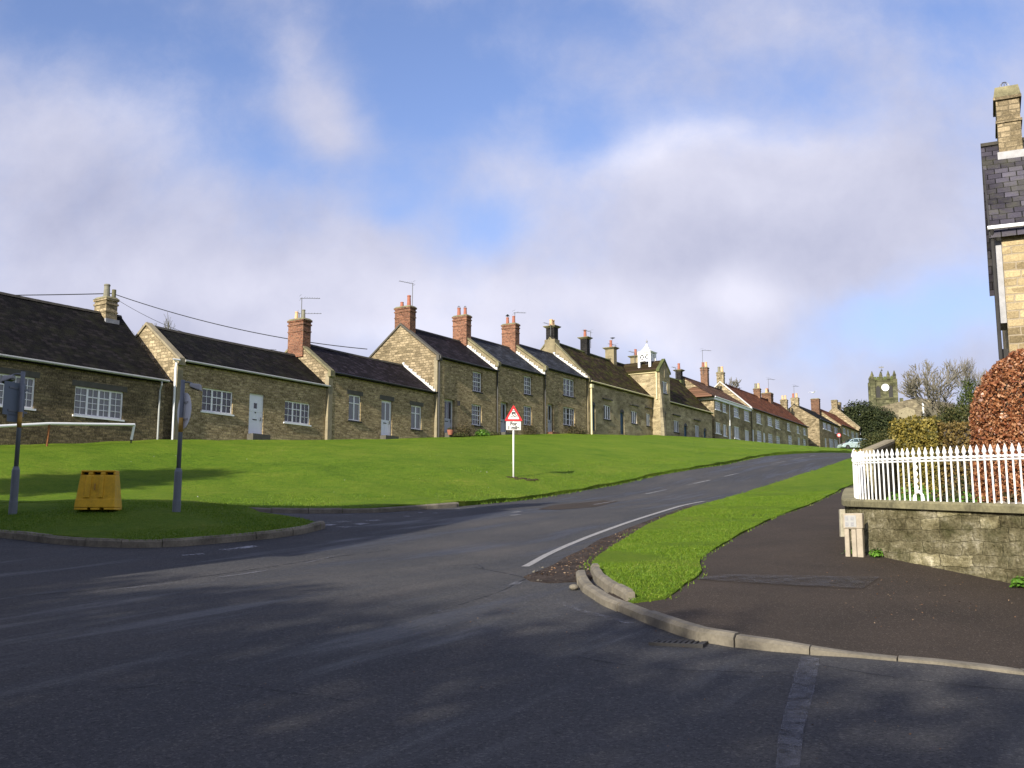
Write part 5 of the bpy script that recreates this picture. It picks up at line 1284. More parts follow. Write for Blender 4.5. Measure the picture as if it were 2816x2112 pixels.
def build_birds():
    def bird(u, v, Y, s, lab, fly, mt):
        p = CAM + ray(u, v) * Y; E = empty('bird', p, R(30)); tag(E, lab, 'bird')
        b = MB(); b.tube([(-.30 * s, 0, 0), (-.12 * s, 0, .0), (.08 * s, 0, .02 * s), (.2 * s, 0, .04 * s), (.27 * s, 0, .06 * s), (.36 * s, 0, .05 * s)], [.01 * s, .06 * s, .085 * s, .05 * s, .045 * s, .006 * s], 8)
        if fly:
            for k in (-1, 1): b.hexa([(-.05 * s, .04 * k * s, .03 * s), (.12 * s, .04 * k * s, .03 * s), (.06 * s, .38 * k * s, .18 * s), (-.03 * s, .38 * k * s, .18 * s)], [(-.05 * s, .04 * k * s, .05 * s), (.12 * s, .04 * k * s, .05 * s), (.06 * s, .38 * k * s, .195 * s), (-.03 * s, .38 * k * s, .195 * s)]); b.hexa([(-.03 * s, .38 * k * s, .18 * s), (.06 * s, .38 * k * s, .18 * s), (-.05 * s, .75 * k * s, .12 * s), (-.08 * s, .75 * k * s, .12 * s)], [(-.03 * s, .38 * k * s, .195 * s), (.06 * s, .38 * k * s, .195 * s), (-.05 * s, .75 * k * s, .13 * s), (-.08 * s, .75 * k * s, .13 * s)])
        else:
            for k in (-1, 1): b.tube([(0, .03 * k * s, -.05 * s), (0, .03 * k * s, -.16 * s)], .01 * s, 4)
        b.build('body', M[mt], E, smooth=False)
    bird(2236, 1080, 120, .9, 'white gull flying above the far chimneys', True, 'white')
    bird(1684, 930, 84, .8, 'small dark bird perched on the almshouse chimney pot', False, 'sill_dark')

def build_church():
    Y = 190; c = CAM + ray(2436, 1230) * Y; gz = min(h1(c.x, c.y), c.z) - 1; k = Y / 2800
    E = empty('church', (c.x, c.y, gz), R(-14)); tag(E, 'distant stone church with a square pinnacled clock tower and battlemented nave', 'church')
    def Z(v): return ray(2436, v).z * Y + CAM.z - gz
    w = 29 * k; zt = Z(1049); b = MB(); b.box(-w, -w, 0, w, w, zt)
    b.box(-w - .12, -w - .12, Z(1053), w + .12, w + .12, Z(1049.5)); b.box(-w - .1, -w - .1, Z(1102), w + .1, w + .1, Z(1099))
    for sx in (-1, 1):
        for sy in (-1, 1):
            b.box(sx * w - .42, sy * w - .42, 0, sx * w + .42, sy * w + .42, zt + .1)
    b.build('tower', M['church'], E)
    zp = Z(1040); q = MB()
    for s in (-1, 1):
        q.box(-w - .05, s * w - .12, zt + .002, w + .05, s * w + .12, zp - .28); q.box(s * w - .13, -w + .13, zt + .002, s * w + .13, w - .13, zp - .28)
        for i in range(6):
            x = -w + .45 + (2 * w - .9) * i / 5; q.box(x - .26, s * w - .12, zp - .279, x + .26, s * w + .12, zp); q.box(s * w - .13, x - .26, zp - .279, s * w + .13, x + .26, zp)
    q.build('parapet', M['green_copper'], E)
    for x, y, zz in ((-w, -w, 1024), (w, -w, 1024), (-w, w, 1029), (w, w, 1029), (-w * .22, -w, 1025), (w * .45, -w, 1024)):
        z1 = Z(zz); b = MB(); b.box(x - .26, y - .26, zt + .003, x + .26, y + .26, zp + .15); b.lathe([(.36, 0), (.25, .3 * (z1 - zp)), (.04, z1 - zp - .15)], (x, y, zp + .15), 4); b.build('pinnacle', M['church'], E)
    zc = Z(1070); r_ = 10 * k; n = 28; x = .25
    MB().prism([(x + r_ * math.cos(2 * math.pi * i / n), zc + r_ * math.sin(2 * math.pi * i / n)) for i in range(n)], 1, -w - .16, -w - .1).build('clock_face', M['white_iron'], E)
    h = MB(); h.prism([(x - .03, zc - .05), (x + .02, zc - .05), (x + .03, zc + .42), (x - .0, zc + .42)], 1, -w - .19, -w - .165); h.prism([(x - .05, zc - .03), (x + .28, zc + .10), (x + .27, zc + .14), (x - .05, zc + .03)], 1, -w - .215, -w - .192); h.build('clock_hands', M['gutter_grey'], E)
    for xx in (-w * .52, w * .62):
        MB().prism([(xx - .38, Z(1097)), (xx + .38, Z(1097)), (xx + .38, Z(1070)), (xx, Z(1064)), (xx - .38, Z(1070))], 1, -w - .03, -w + .1).build('belfry_louvre', M['sill_dark'], E)
    t = MB(); t.tube([(0, 0, zt), (0, 0, Z(1016))], .05, 5); t.tube([(0, 0, Z(1016)), (0, 0, Z(1006))], .03, 5); t.lathe([(.02, -.2), (.2, 0), (.02, .2)], (0, 0, Z(1018)), 8); t.box(-.5, -.03, Z(1012), .4, .03, Z(1012) + .25); t.build('weather_vane', M['aerial'], E)
    # nave to the right, gable towards the street
    nx0, nx1 = w + .3, w + 9.5; ze = Z(1128); zr = Z(1113)
    MB().prism([(nx0 - 3.5, 0), (nx1, 0), (nx1, ze), ((nx0 - 3.5 + nx1) / 2, zr + .4), (nx0 - 3.5, ze)], 1, -w - 4, -w - 3.4).build('nave_gable', M['church_pale'], E)
    MB().box(nx0 - 3.4, -w - 3.39, 0, nx1 - .1, w + 14, ze - .02).build('nave', M['church'], E)
    q = MB()
    for i in range(7): x = nx0 + .3 + i * 1.05; z_ = Z(1103) - .13 * i * 3; q.box(x, -w - 1, z_ - .8, x + .62, -w - .6, z_ + .1 - .0); q.box(x + .621, -w - 1, z_ - .8, x + 1.049, -w - .6, z_ - .6)
    q.build('nave_battlements', M['church'], E)
    MB().prism([(nx0 - 3.4, ze), (nx1 - .1, ze), ((nx0 - 3.5 + nx1) / 2, zr + .2)], 1, -w - 3.38, w + 14).build('nave_roof', M['slate_far'], E)
    MB().prism([(nx0 - .4, Z(1160)), (nx0 + 2.4, Z(1160)), (nx0 + 2.4, Z(1140)), (nx0 + 1, Z(1131)), (nx0 - .4, Z(1140))], 1, -w - 4.06, -w - 3.9).build('east_window', M['quoin'], E)
    # flagpole
    Yf = 110; p = CAM + ray(2541, 1160) * Yf; t = CAM + ray(2541, 1104) * Yf; g = h1(p.x, p.y); g = min(g, p.z)
    E = empty('flagpole', (p.x, p.y, g)); tag(E, 'white flagpole rising behind the yellow hedge, right of the church', 'flagpole')
    MB().tube([(0, 0, 0), (0, 0, t.z - g)], [.14, .09], 8).build('pole', M['white_iron'], E); MB().lathe([(.02, -.1), (.15, 0), (.02, .1)], (0, 0, t.z - g), 8).build('finial', M['white_iron'], E)

def build_right_house():
    w = CAM + ray(2752, 640) * 24; LN = Line((w.x, w.y), 115)
    a = make_house(LN, 'tall sunlit stone house with purple slate roof, above the copper hedge', 'house', (2752, 631), (3100, 600), (2703, 405), 6.4, name='stone_house',
        wall='housestone', gable='housestone', roof='slate_near', gutter='white', z_gr=1, over_l=.27, roof_over=.2, ridge_m='ridge', ground_drop=2.0)
    O = a['o']; L, E, RZ, D = a['L'], a['E'], a['RZ'], a['D']
    print('right house eaves above ground', E)
    # stack: front face just above the roof slope
    s0, zt, _ = LN.hit(2735, 240, back=D / 2 - .6); s1, _, _ = LN.hit(2800, 240, back=D / 2 - .6); x0, x1 = s0 - a['s0'], s1 - a['s0']; zt -= a['z0']
    b = MB(); b.box(x0, D / 2 - .6, E + 1.4, x1, D / 2 + .5, zt - .32); b.box(x0 - .04, D / 2 - .64, zt - 1.05, x1 + .04, D / 2 + .54, zt - .98)
    b.box(x0 - .06, D / 2 - .66, zt - .4, x1 + .06, D / 2 + .56, zt - .319); c = b.build('chimney', M['gablestone'], O)
    MB().hexa([(x0 - .05, D / 2 - .65, zt - .318), (x1 + .05, D / 2 - .65, zt - .318), (x1 + .05, D / 2 + .55, zt - .318), (x0 - .05, D / 2 + .55, zt - .318)], [(x0 + .0, D / 2 - .6, zt - .02), (x1 - .0, D / 2 - .6, zt - .02), (x1 - .0, D / 2 + .5, zt - .02), (x0 + .0, D / 2 + .5, zt - .02)]).build('chimney_cap', M['coping'], c)
    pot(c, (x0 + x1) / 2 - .03, D / 2 - .1, zt - .03, .16, .16, M['pot_red'], True)
    sl = (RZ - E) / (D / 2); zf = E + .05 + sl * (D / 2 - .6)
    MB().box(x0 - .05, D / 2 - .68, zf - .12, x1 + .05, D / 2 - .602, zf + .12).build('lead_flashing', M['lead'], O)
    # verge board, soffit and side oriel under the overhang
    MB().prism([(-.2, E - .22), (D / 2, RZ - .22), (D / 2, RZ + .0), (-.2, E - .04)], 0, -.268, -.23).build('verge_board', M['sill_dark'], O)
    MB().box(-.16, .1, E - 2.3, -.01, 1.1, E - .25).build('side_window', M['lead'], O)
    MB().tube([(-.2, -.24, E), (-.2, -.1, E - .3), (-.2, .0, E - 3.2)], .045, 8).build('downpipe', M['sill_dark'], O)
    MB().box(-.22, .3, E - 4.2, -.02, .9, E - 2.9).build('dark_bracket', M['sill_dark'], O)

def build_offstage():
    # the tall house left of the viewer whose shade lies over the island, and the trees behind the viewer
    E = empty('stone_house', (-18.4, 11.5, h1(-18, 11))); tag(E, 'gabled stone house beside the junction, outside the left of the picture', 'house'); z0 = E.location.z
    ze = 6.4 - z0; zr = 10.5 - z0
    b = MB(); b.box(-9, -3.5, -1, 8.6, 3.5, ze); b.prism([(-3.5, ze), (3.5, ze), (0, zr - .1)], 0, -9, 8.6); b.build('wall', M['stone'], E)
    r_ = MB(); r_.prism([(-3.8, ze - .1), (0, zr), (3.8, ze - .1), (3.8, ze - .22), (0, zr - .14), (-3.8, ze - .22)], 0, -9.2, 8.8); r_.build('roof', M['slate'], E); make_chimney(E, 7.9, 0, zr - .8, zr + 1.5, .6, .9, 'brick', pots=[(.6, .14, 'pot_red', '')] * 2)
# ---------------------------------------------------------------- trees, hedges, grass
def rand_dirs(n):
    v = rng.normal(size=(n, 3)); return v / np.linalg.norm(v, axis=1)[:, None]
def leaf_mesh(name, P, Nn, size, m, parent=None, tilt=.8, aspect=.62, jit=.35):
    """one small folded-diamond leaf at each point; normals Nn loosened by tilt"""
    n = len(P); N_ = Nn + rng.normal(size=(n, 3)) * tilt; N_ /= np.linalg.norm(N_, axis=1)[:, None]
    A = np.cross(N_, rand_dirs(n)); A /= np.linalg.norm(A, axis=1)[:, None]; B = np.cross(N_, A)
    s = size * (1 + rng.uniform(-jit, jit, n))[:, None]
    V = np.stack([P - A * s * .5, P + B * s * .5 * aspect - A * s * .05, P + A * s * .5 + N_ * s * .08, P - B * s * .5 * aspect - A * s * .05], 1).reshape(-1, 3)
    return quick_mesh(name, V, np.arange(4 * n).reshape(n, 4), m, parent)

def hedge_from(f_sample, n, size, m, thing, core):
    P, N_ = f_sample(n); o = np.array(thing.location)
    P = P + N_ * rng.uniform(-.10, .05, len(P))[:, None] * (size / .06)
    return leaf_mesh('leaves', P - o, N_, size, m, thing)

def dome_hedge():
    cx, cy, rx, ry = 9.03, 16.35, 1.50, 1.35; g = h1(cx, cy) + .3
    zs = CAM.z + ray(2669, 1134).z * 15.9; zt = CAM.z + ray(2850, 938).z * 16.0
    E = empty('copper_hedge', (cx, cy, g)); tag(E, 'tall round-topped copper beech hedge full of brown leaves, behind the railings', 'hedge')
    hb, hd = zs - g, zt - zs
    def surf(t, a, k=1.0):
        lump = 1 + .025 * np.sin(3 * a + 2) + .02 * np.sin(7 * a + t * 5)
        z = np.where(t < .62, t / .62 * hb, hb + hd * np.sin((t - .62) / .38 * np.pi / 2)); rr = np.where(t < .62, 1.0, np.cos((t - .62) / .38 * np.pi / 2) ** .8) * k * lump
        return np.stack([rx * rr * np.cos(a), ry * rr * np.sin(a), z], -1)
    n = 80000; t = rng.uniform(0, 1, n) ; a = rng.uniform(0, 2 * np.pi, n)
    a = np.where(rng.uniform(size=n) < .6, rng.uniform(np.pi * .75, np.pi * 2.05, n), a)
    P = surf(t, a); N_ = np.stack([np.cos(a) / rx, np.sin(a) / ry, np.where(t < .62, .05, (t - .62) / .38 * 1.2)], -1); N_ /= np.linalg.norm(N_, axis=1)[:, None]
    cl = np.sin(P[:, 0] * 9 + P[:, 2] * 11) * np.sin(P[:, 1] * 10 - P[:, 2] * 8)
    P += N_ * (cl * .035 + rng.uniform(-.12, .03, n))[:, None]
    leaf_mesh('leaves', P, N_, .052, M['beech'], E, tilt=1.0, jit=.5)
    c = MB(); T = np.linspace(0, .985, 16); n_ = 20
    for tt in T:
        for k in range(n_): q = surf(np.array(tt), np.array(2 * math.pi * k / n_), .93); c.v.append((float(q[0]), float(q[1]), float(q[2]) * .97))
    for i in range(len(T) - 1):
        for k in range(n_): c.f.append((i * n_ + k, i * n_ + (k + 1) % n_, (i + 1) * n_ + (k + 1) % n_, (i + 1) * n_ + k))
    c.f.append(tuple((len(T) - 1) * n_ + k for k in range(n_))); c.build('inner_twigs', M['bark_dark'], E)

def box_hedge(px, py, W, D_, zt, label, m, n, size, az=21.0, name='hedge'):
    wd = Vector((math.cos(R(az)), -math.sin(R(az)))); dd = Vector((math.sin(R(az)), math.cos(R(az)))); c_ = Vector((px, py)) + wd * W / 2 + dd * D_ / 2
    cx, cy = c_; x0, x1, y0, y1 = 0, W, 0, D_; rot = R(-az); g = h1(cx, cy) + .2; E = empty(name, (cx, cy, g), rot); tag(E, label, 'hedge'); a, b, h = (x1 - x0) / 2, (y1 - y0) / 2, zt - g
    f = rng.integers(0, 5, n); f = np.where(rng.uniform(size=n) < .45, 0, f); u = rng.uniform(-1, 1, n); v = rng.uniform(0, 1, n); P = np.zeros((n, 3)); N_ = np.zeros((n, 3))
    for k, (ax) in enumerate(('f', 'l', 'r', 'b', 't')):
        s = f == k
        if ax == 'f': P[s] = np.stack([u[s] * a, np.full(s.sum(), -b), v[s] * h], -1); N_[s] = (0, -1, 0)
        if ax == 'b': P[s] = np.stack([u[s] * a, np.full(s.sum(), b), v[s] * h], -1); N_[s] = (0, 1, 0)
        if ax == 'l': P[s] = np.stack([np.full(s.sum(), -a), u[s] * b, v[s] * h], -1); N_[s] = (-1, 0, 0)
        if ax == 'r': P[s] = np.stack([np.full(s.sum(), a), u[s] * b, v[s] * h], -1); N_[s] = (1, 0, 0)
        if ax == 't': P[s] = np.stack([u[s] * a, (v[s] * 2 - 1) * b, np.full(s.sum(), h)], -1); N_[s] = (0, 0, 1)
    cl = np.sin(P[:, 0] * 5 + P[:, 2] * 6) * np.sin(P[:, 1] * 5 - P[:, 2] * 4 + 1)
    P += N_ * (cl * .08 + rng.uniform(-.15, .08, n))[:, None]
    leaf_mesh('leaves', P, N_, size, m, E, tilt=1.0)
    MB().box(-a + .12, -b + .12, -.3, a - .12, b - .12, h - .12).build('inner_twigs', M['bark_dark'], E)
    return E

def crown_tree(name, x, y, zt, blobs, label, cat, m, n, size, g=None, trunk='bark', lean=0.0):
    """evergreen: leaf clumps through the volume of several uneven lobes (cx,cy,cz,rx,ry,rz) relative to the base"""
    g = h1(x, y) if g is None else g; E = empty(name, (x, y, g)); tag(E, label, cat); vol = np.array([b[3] * b[4] * b[5] for b in blobs]) ** .667; pick = rng.choice(len(blobs), n // 14, p=vol / vol.sum()); P = []; N_ = []
    B = np.array(blobs)[pick]; D = rand_dirs(len(pick)); r_ = rng.uniform(.62, 1.06, len(pick))[:, None]
    C_ = B[:, :3] + D * r_ * B[:, 3:]
    k = 14; P = np.repeat(C_, k, 0) + rng.normal(size=(len(C_) * k, 3)) * size * 1.3 * np.array([1, 1, .55]); N_ = np.repeat(D, k, 0) + np.array([0, 0, .5])
    leaf_mesh('crown', P, N_, size, m, E, tilt=.9)
    c = MB(); c.tube([(0, 0, -.3), (lean * .3, 0, blobs[0][2] * .5), (lean, 0, blobs[0][2])], [.35, .28, .12], 8)
    for b in blobs: c.tube([(0, 0, blobs[0][2] * .35), (b[0] * .6, b[1] * .6, b[2] * .8), (b[0], b[1], b[2])], [.14, .09, .03], 5)
    c.build('trunk', M[trunk], E); return E

def bare_tree(name, x, y, height, label, seed, spread=.55, levels=6, r0=.2, m='bark_pale', g=None, minr=.012, trunk_frac=.28, lean=(0, 0), cat='tree', up=.25, kids=3, top=None):
    rr = random.Random(seed); g = h1(x, y) if g is None else g; E = empty(name, (x, y, g)); tag(E, label, cat); T = MB(); Cb = MB()
    def grow(p, d, ln, r, lv, b):
        pts = [p]; q = p.copy(); dd = d.copy(); k = 3 if lv < levels - 1 else 2
        for i in range(k):
            dd = (dd + Vector((rr.gauss(0, .13), rr.gauss(0, .13), rr.gauss(0, .08) + up * .12))).normalized(); q = q + dd * ln / k; pts.append(q.copy())
        r1 = max(minr * .7, r * .62); b.tube([tuple(w) for w in pts], [r + (r1 - r) * i / k for i in range(k + 1)], 8 if lv == 0 else 5 if lv < 3 else 3, cap=lv == 0)
        if lv >= levels: return
        for j in range(kids + (lv > 1 and rr.random() < .4)):
            t = rr.uniform(.45, 1.0) if j else 1.0; i = min(k - 1, int(t * k)); bp = pts[i].lerp(pts[i + 1], t * k - i) if t < 1 else pts[-1]
            ax = Vector((rr.gauss(0, 1), rr.gauss(0, 1), rr.gauss(0, .5))); nd_ = (dd + ax.normalized() * spread * (1.0 if j else .5) + Vector((0, 0, up))).normalized()
            grow(bp, nd_, ln * rr.uniform(.62, .82), max(minr, r1 * rr.uniform(.6, .85)), lv + 1, Cb)
    grow(Vector((0, 0, -.2)), Vector((lean[0], lean[1], 1)).normalized(), height * trunk_frac, r0, 0, T)
    if top:
        k = (top - g) / max(v[2] for v in Cb.v)
        for q in (T, Cb): q.v = [(a * k, b * k, c * k) for a, b, c in q.v]
    T.build('trunk', M[m], E); Cb.build('crown', M[m], E); return E

def blades(name, poly, n, h, lift, label, m='blade', w=.006, bias=None):
    P = np.array(poly); x0, y0 = P.min(0); x1, y1 = P.max(0); X = rng.uniform(x0, x1, n * 2); Y = rng.uniform(y0, y1, n * 2)
    s = inside(P, X, Y); X, Y = X[s][:n], Y[s][:n]; n = len(X)
    patch = np.sin(X * 2.1 + 1.7 * np.sin(Y * 1.3)) * np.sin(Y * 1.9 + X * .7); hh = h * (1 + .35 * patch) * rng.uniform(.5, 1.5, n)
    z = H(X, Y) + lift - .004; a = rng.uniform(0, 2 * np.pi, n); l = rng.uniform(.1, .9, n) * hh; b = rng.uniform(0, 2 * np.pi, n); ww = w * rng.uniform(.7, 1.6, n)
    V = np.stack([np.stack([X - ww * np.cos(a), Y - ww * np.sin(a), z], -1), np.stack([X + ww * np.cos(a), Y + ww * np.sin(a), z], -1), np.stack([X + l * np.cos(b), Y + l * np.sin(b), z + hh], -1)], 1).reshape(-1, 3)
    o = quick_mesh(name, V, np.arange(3 * n).reshape(n, 3), M[m]); tag(o, label, 'grass', kind='stuff'); return o

def tuft(name, p, label, m, n, size, rad, hgt, cat='plant', stem=True):
    E = empty(name, p); tag(E, label, cat); D = rand_dirs(n); D[:, 2] = np.abs(D[:, 2]); P = D * rng.uniform(.3, 1, n)[:, None] * np.array([rad, rad, hgt])
    leaf_mesh('leaves', P, D + np.array([0, 0, .4]), size, m, E, tilt=.6)
    if stem:
        b = MB()
        for k in range(5): a = 2 * math.pi * k / 5; b.tube([(0, 0, -.05), (rad * .6 * math.cos(a), rad * .6 * math.sin(a), hgt * .7)], .008, 4)
        b.build('stems', M['bark'], E)
    return E

def build_plants():
    dome_hedge()
    box_hedge(8.86, 23.6, .95, 1.7, CAM.z + ray(2500, 1157).z * 23.6, 'square-cut yellow-green hedge beyond the railings, below the church', M['privet'], 14000, .075)
    box_hedge(9.78, 23.3, 4.4, 1.6, CAM.z + ray(2600, 1163).z * 23.2, 'thin brownish clipped hedge between the yellow hedge and the copper one', M['hedge_brown'], 20000, .065)
    # dark yew at the end of the row
    Y = 152; c = CAM + ray(2398, 1230) * Y; k = Y / 2800
    g = c.z - 2.5
    bl = [(-1.6, 0, 6.9, 2.7, 2.6, 2.3), (.9, 0, 6.3, 2.6, 2.6, 2.1), (2.4, 0, 4.9, 2.0, 2.2, 1.7), (-2.7, 0, 5.4, 1.5, 2.0, 1.9), (0, -1, 4.4, 3.0, 2.6, 2.2), (1.5, -1.5, 3.0, 2.6, 2.2, 1.8)]
    crown_tree('yew_tree', c.x, c.y, 0, bl, 'broad dark evergreen at the end of the house row, in front of the church', 'tree', M['yew'], 34000, .30, g=g)
    Y = 128; c = CAM + ray(2438, 1238) * Y; crown_tree('shrub', c.x, c.y, 0, [(0, 0, 1.6, 2.6, 1.6, 1.7), (-1.9, 0, 1.2, 1.5, 1.4, 1.4), (1.6, 0, 1.9, 1.6, 1.4, 1.3)], 'olive-green bushes below the dark evergreen, behind the white railing', 'shrub', M['ivy'], 9000, .20, g=c.z - .8)
    # trees on the right skyline
    def T(u, v, Y): return CAM + ray(u, v) * Y
    def tz(u, v, Y): return CAM.z + ray(u, v).z * Y
    c = T(2640, 1215, 90); bare_tree('bare_tree', c.x, c.y, 8.2, 'wide leafless tree with pale spreading branches, right of the flagpole', 11, spread=.66, levels=6, r0=.16, g=c.z - 1, minr=.015, trunk_frac=.24, lean=(-.42, 0), up=.12, top=tz(2590, 977, 90))
    c = T(2565, 1215, 92); bare_tree('bare_tree', c.x, c.y, 6.5, 'smaller leafless tree between the flagpole and the wide bare tree', 23, spread=.6, levels=6, r0=.12, g=c.z - 1, minr=.014, trunk_frac=.24, lean=(.05, 0), up=.15, top=tz(2565, 1085, 92))
    c = T(2690, 1200, 96); bare_tree('bare_tree', c.x, c.y, 10.5, 'slender leafless tree beside the copper hedge', 31, spread=.45, levels=6, r0=.13, g=c.z - 1, minr=.014, up=.25, top=tz(2690, 985, 96))
    c = T(2672, 1215, 84); crown_tree('conifer', c.x, c.y, 0, [(0, 0, 2.2, 1.5, 1.3, 2.0), (.1, 0, 3.9, 1.0, .9, 1.4), (.1, 0, 5.1, .55, .5, 1.0)], 'narrow green conifer against the left side of the copper hedge', 'tree', M['conifer'], 9000, .14, g=c.z - .8)
    c = T(2618, 1210, 70); crown_tree('ivy_bush', c.x, c.y, 0, [(-.2, 0, 1.7, 1.1, .9, 1.1), (1.0, 0, 1.9, 1.3, .9, 1.2), (.4, 0, 1.0, 1.8, 1, .9)], 'olive ivy-covered bush under the wide bare tree', 'shrub', M['ivy'], 7000, .14, g=c.z - .5)
    c = T(2480, 1200, 150); bare_tree('bare_tree', c.x, c.y, 10, 'faint leafless tree beside the church nave', 41, levels=6, r0=.16, g=c.z - 2, minr=.02, top=tz(2480, 1150, 150))
    c = T(2560, 1200, 120); bare_tree('bare_tree', c.x, c.y, 8, 'hazy leafless tree behind the flagpole', 43, levels=6, r0=.14, g=c.z - 2, minr=.016, spread=.7, top=tz(2560, 1120, 120))
    # tree tops over the roofs
    c = T(385, 1000, 80); g = h1(c.x, c.y); top = CAM.z + ray(385, 862).z * 80; bare_tree('bare_tree', c.x, c.y, (top - g) * .92, 'thin bare tree top showing between the big left cottage and its neighbour', 51, top=top, levels=6, r0=.12, minr=.014, spread=.4, m='bark_pale', up=.3)
    c = T(2030, 1100, 150); g = h1(c.x, c.y); top = CAM.z + ray(2030, 1040).z * 150; bare_tree('bare_tree', c.x, c.y, (top - g) * .95, 'bare tree crown rising behind the red-roofed terrace', 53, top=top, levels=7, r0=.35, minr=.03, spread=.7, up=.12)
    c = T(1962, 1100, 150); g = h1(c.x, c.y); top = CAM.z + ray(1962, 1055).z * 150; bare_tree('bare_tree', c.x, c.y, (top - g) * .95, 'low bare tree crown behind the pantiled house', 57, top=top, levels=6, r0=.3, minr=.03, spread=.7, up=.12)
    # behind the viewer: these throw the soft stripes of shade across the junction
    for i, (x, y, h, s) in enumerate(((-15, -15, 17, 61), (-8, -20, 18, 62), (0, -24, 18, 63), (-20, -24, 19, 66))):
        bare_tree('bare_tree', x, y, h, ['leafless roadside tree outside the picture, nearest the tall house', 'second leafless roadside tree outside the picture, from the tall house', 'leafless roadside tree outside the picture, straight behind the viewer', 'farthest leafless roadside tree outside the picture'][i], s, levels=6, r0=.34, spread=.6, minr=.025, m='bark')
    q = G(612, 1308); d = Vector((math.sin(R(31)), math.cos(R(31)), 0)); L_ = 30.0; p = q - d * L_; g = h1(p.x, p.y); tz = q.z + L_ * math.tan(R(23)) - g
    crown_tree('conifer', p.x, p.y, 0, [(0, 0, tz * .83, 1.0, 1.0, tz * .07), (0, 0, tz * .92, .6, .6, tz * .08)], 'tall narrow conifer beside the tall house, outside the picture', 'tree', M['yew'], 9000, .35)
    for i, (x, y, h) in enumerate(((-20.5, -4, 12.3), (-16, -6, 12), (-11.5, -8.5, 11.6), (-7.5, -10.5, 10.8), (-3.5, -13, 10.6), (1.5, -15.5, 10.4))):  # unseen crowns added to cast broad shade on the near road
        crown_tree('added_shade_tree', x, y, 0, [(0, 0, h * .5, 2.3, 2.2, h * .28), (1.7, .2, h * .75, 1.7, 1.4, h * .18), (-1.5, -.3, h * .8, 1.7, 1.3, h * .18), (.4, 0, h * .25, 2.2, 1.6, h * .2)], '%s unseen leafy tree added to shade the near road, counted from the junction house' % ['first', 'second', 'third', 'fourth', 'fifth', 'sixth'][i], 'tree', M['ivy'], 11000, .30)
    # small plants by the cottages
    def fac(u, v, off): s, z, w = ROW1.hit(u, v, back=-off); return Vector((w.x, w.y, h1(w.x, w.y) + .12))
    tuft('garden_shrub', fac(1278, 1190, .8), 'dull reddish shrub under the lower window of the first two-storey cottage', M['shrub'], 900, .09, .7, 1.0, 'shrub')
    tuft('garden_plant', fac(1326, 1200, 1.1), 'bright lime-green plant between the first and second two-storey cottages', M['weed'], 500, .12, .55, .42)
    tuft('garden_plant', fac(1262, 1202, 1.0), 'low dark green plants beside the step of the first two-storey cottage', M['ivy'], 500, .09, .6, .3)
    tuft('garden_plant', fac(1355, 1202, 1.0), 'low green plants below the downpipe of the second two-storey cottage', M['ivy'], 400, .09, .6, .28)
    tuft('garden_shrub', fac(1460, 1190, .8), 'brown twiggy shrub below the window right of the warning sign', M['shrub'], 700, .08, .7, .9, 'shrub')
    tuft('garden_shrub', fac(1578, 1190, .8), 'straggling brown shrub under the last two-storey cottage window', M['shrub'], 900, .09, 1.0, .8, 'shrub')
    tuft('garden_plant', fac(1600, 1197, .9), 'low olive plants at the corner of the almshouse', M['ivy'], 400, .09, .6, .35)
    p = fac(1238, 1198, .75); E = empty('flower_pot', p); tag(E, 'terracotta flower pot on the step of the first two-storey cottage', 'flower pot'); MB().lathe([(.13, 0), (.19, .26), (.2, .3), (.17, .3), (.16, .24)], (0, 0, .1), 12).build('pot', M['pot_red'], E); leaf_mesh('leaves', rand_dirs(120) * np.array([.16, .16, .1]) + np.array([0, 0, .45]), rand_dirs(120), .07, M['ivy'], E)
    # weeds at the wall foot
    for (u, v, lab, n, r_) in ((2340, 1522, 'bright weed at the foot of the concrete marker', 160, .13), (2412, 1528, 'small weed at the foot of the garden wall beside the marker', 120, .11), (2805, 1612, 'weed tuft at the wall foot near the right edge', 140, .12)):
        tuft('weed', G(u, v, .05), lab, M['weed'], n, .055, r_, .13, stem=False)
    # garden behind the railings
    rr = random.Random(5)
    spots = [(7.6, 15.4), (8.3, 18.8), (7.0, 17.6), (7.3, 14.2), (9.4, 20.5), (7.9, 12.9), (8.0, 20.6), (7.2, 16.3)]
    labs = ['low green border plant behind the railings, near the twisted stay', 'leafy border plant in the garden behind the railing corner', 'border plant just inside the railing corner', 'border plant in front of the copper hedge', 'border plant below the brown hedge', 'border plant nearest the right edge, behind the railings', 'border plant below the yellow hedge', 'reddish border plant behind the middle of the railings']
    for (x, y), lb in zip(spots, labs): tuft('border_plant', Vector((x, y, h1(x, y) + .3)), lb, M[('ivy', 'weed', 'shrub', 'hedge_brown')[rr.randrange(4)]], 900, .07, .55, rr.uniform(.4, .8))
    for (x, y), lb in (((7.2, 15.0), 'pinkish boulder in the flower bed, behind the twisted stay'), ((7.75, 14.3), 'pinkish boulder in the flower bed, beside the copper hedge')):
        b = MB().lathe([(.34, 0), (.42, .15), (.36, .32), (.2, .42), (.05, .45)], (0, 0, 0), 10); b.v = [(a * (1 + rr.uniform(-.15, .15)) * 1.2, c * (1 + rr.uniform(-.15, .15)), d * (1 + rr.uniform(-.1, .1)) * 1.1) for a, c, d in b.v]; o = b.build('boulder', M['concrete_pink'], None, smooth=True); o.location = (x, y, h1(x, y) + .3); tag(o, lb, 'boulder')
    # grass
    blades('grass', [p for p in verge_poly if p[1] < 33] , 170000, .018, .055, 'short bright grass blades on the verge between road and path')
    isl = KI[16:] + smooth_line(island_back, .5)[:30]
    blades('grass', isl, 90000, .026, .135, 'short shaded grass blades on the island with the barrier', w=.007)
    gf = [p for p in KG if -12 < p[0] < 20]; band = gf + list(reversed(offset_line(gf, 5.0)))
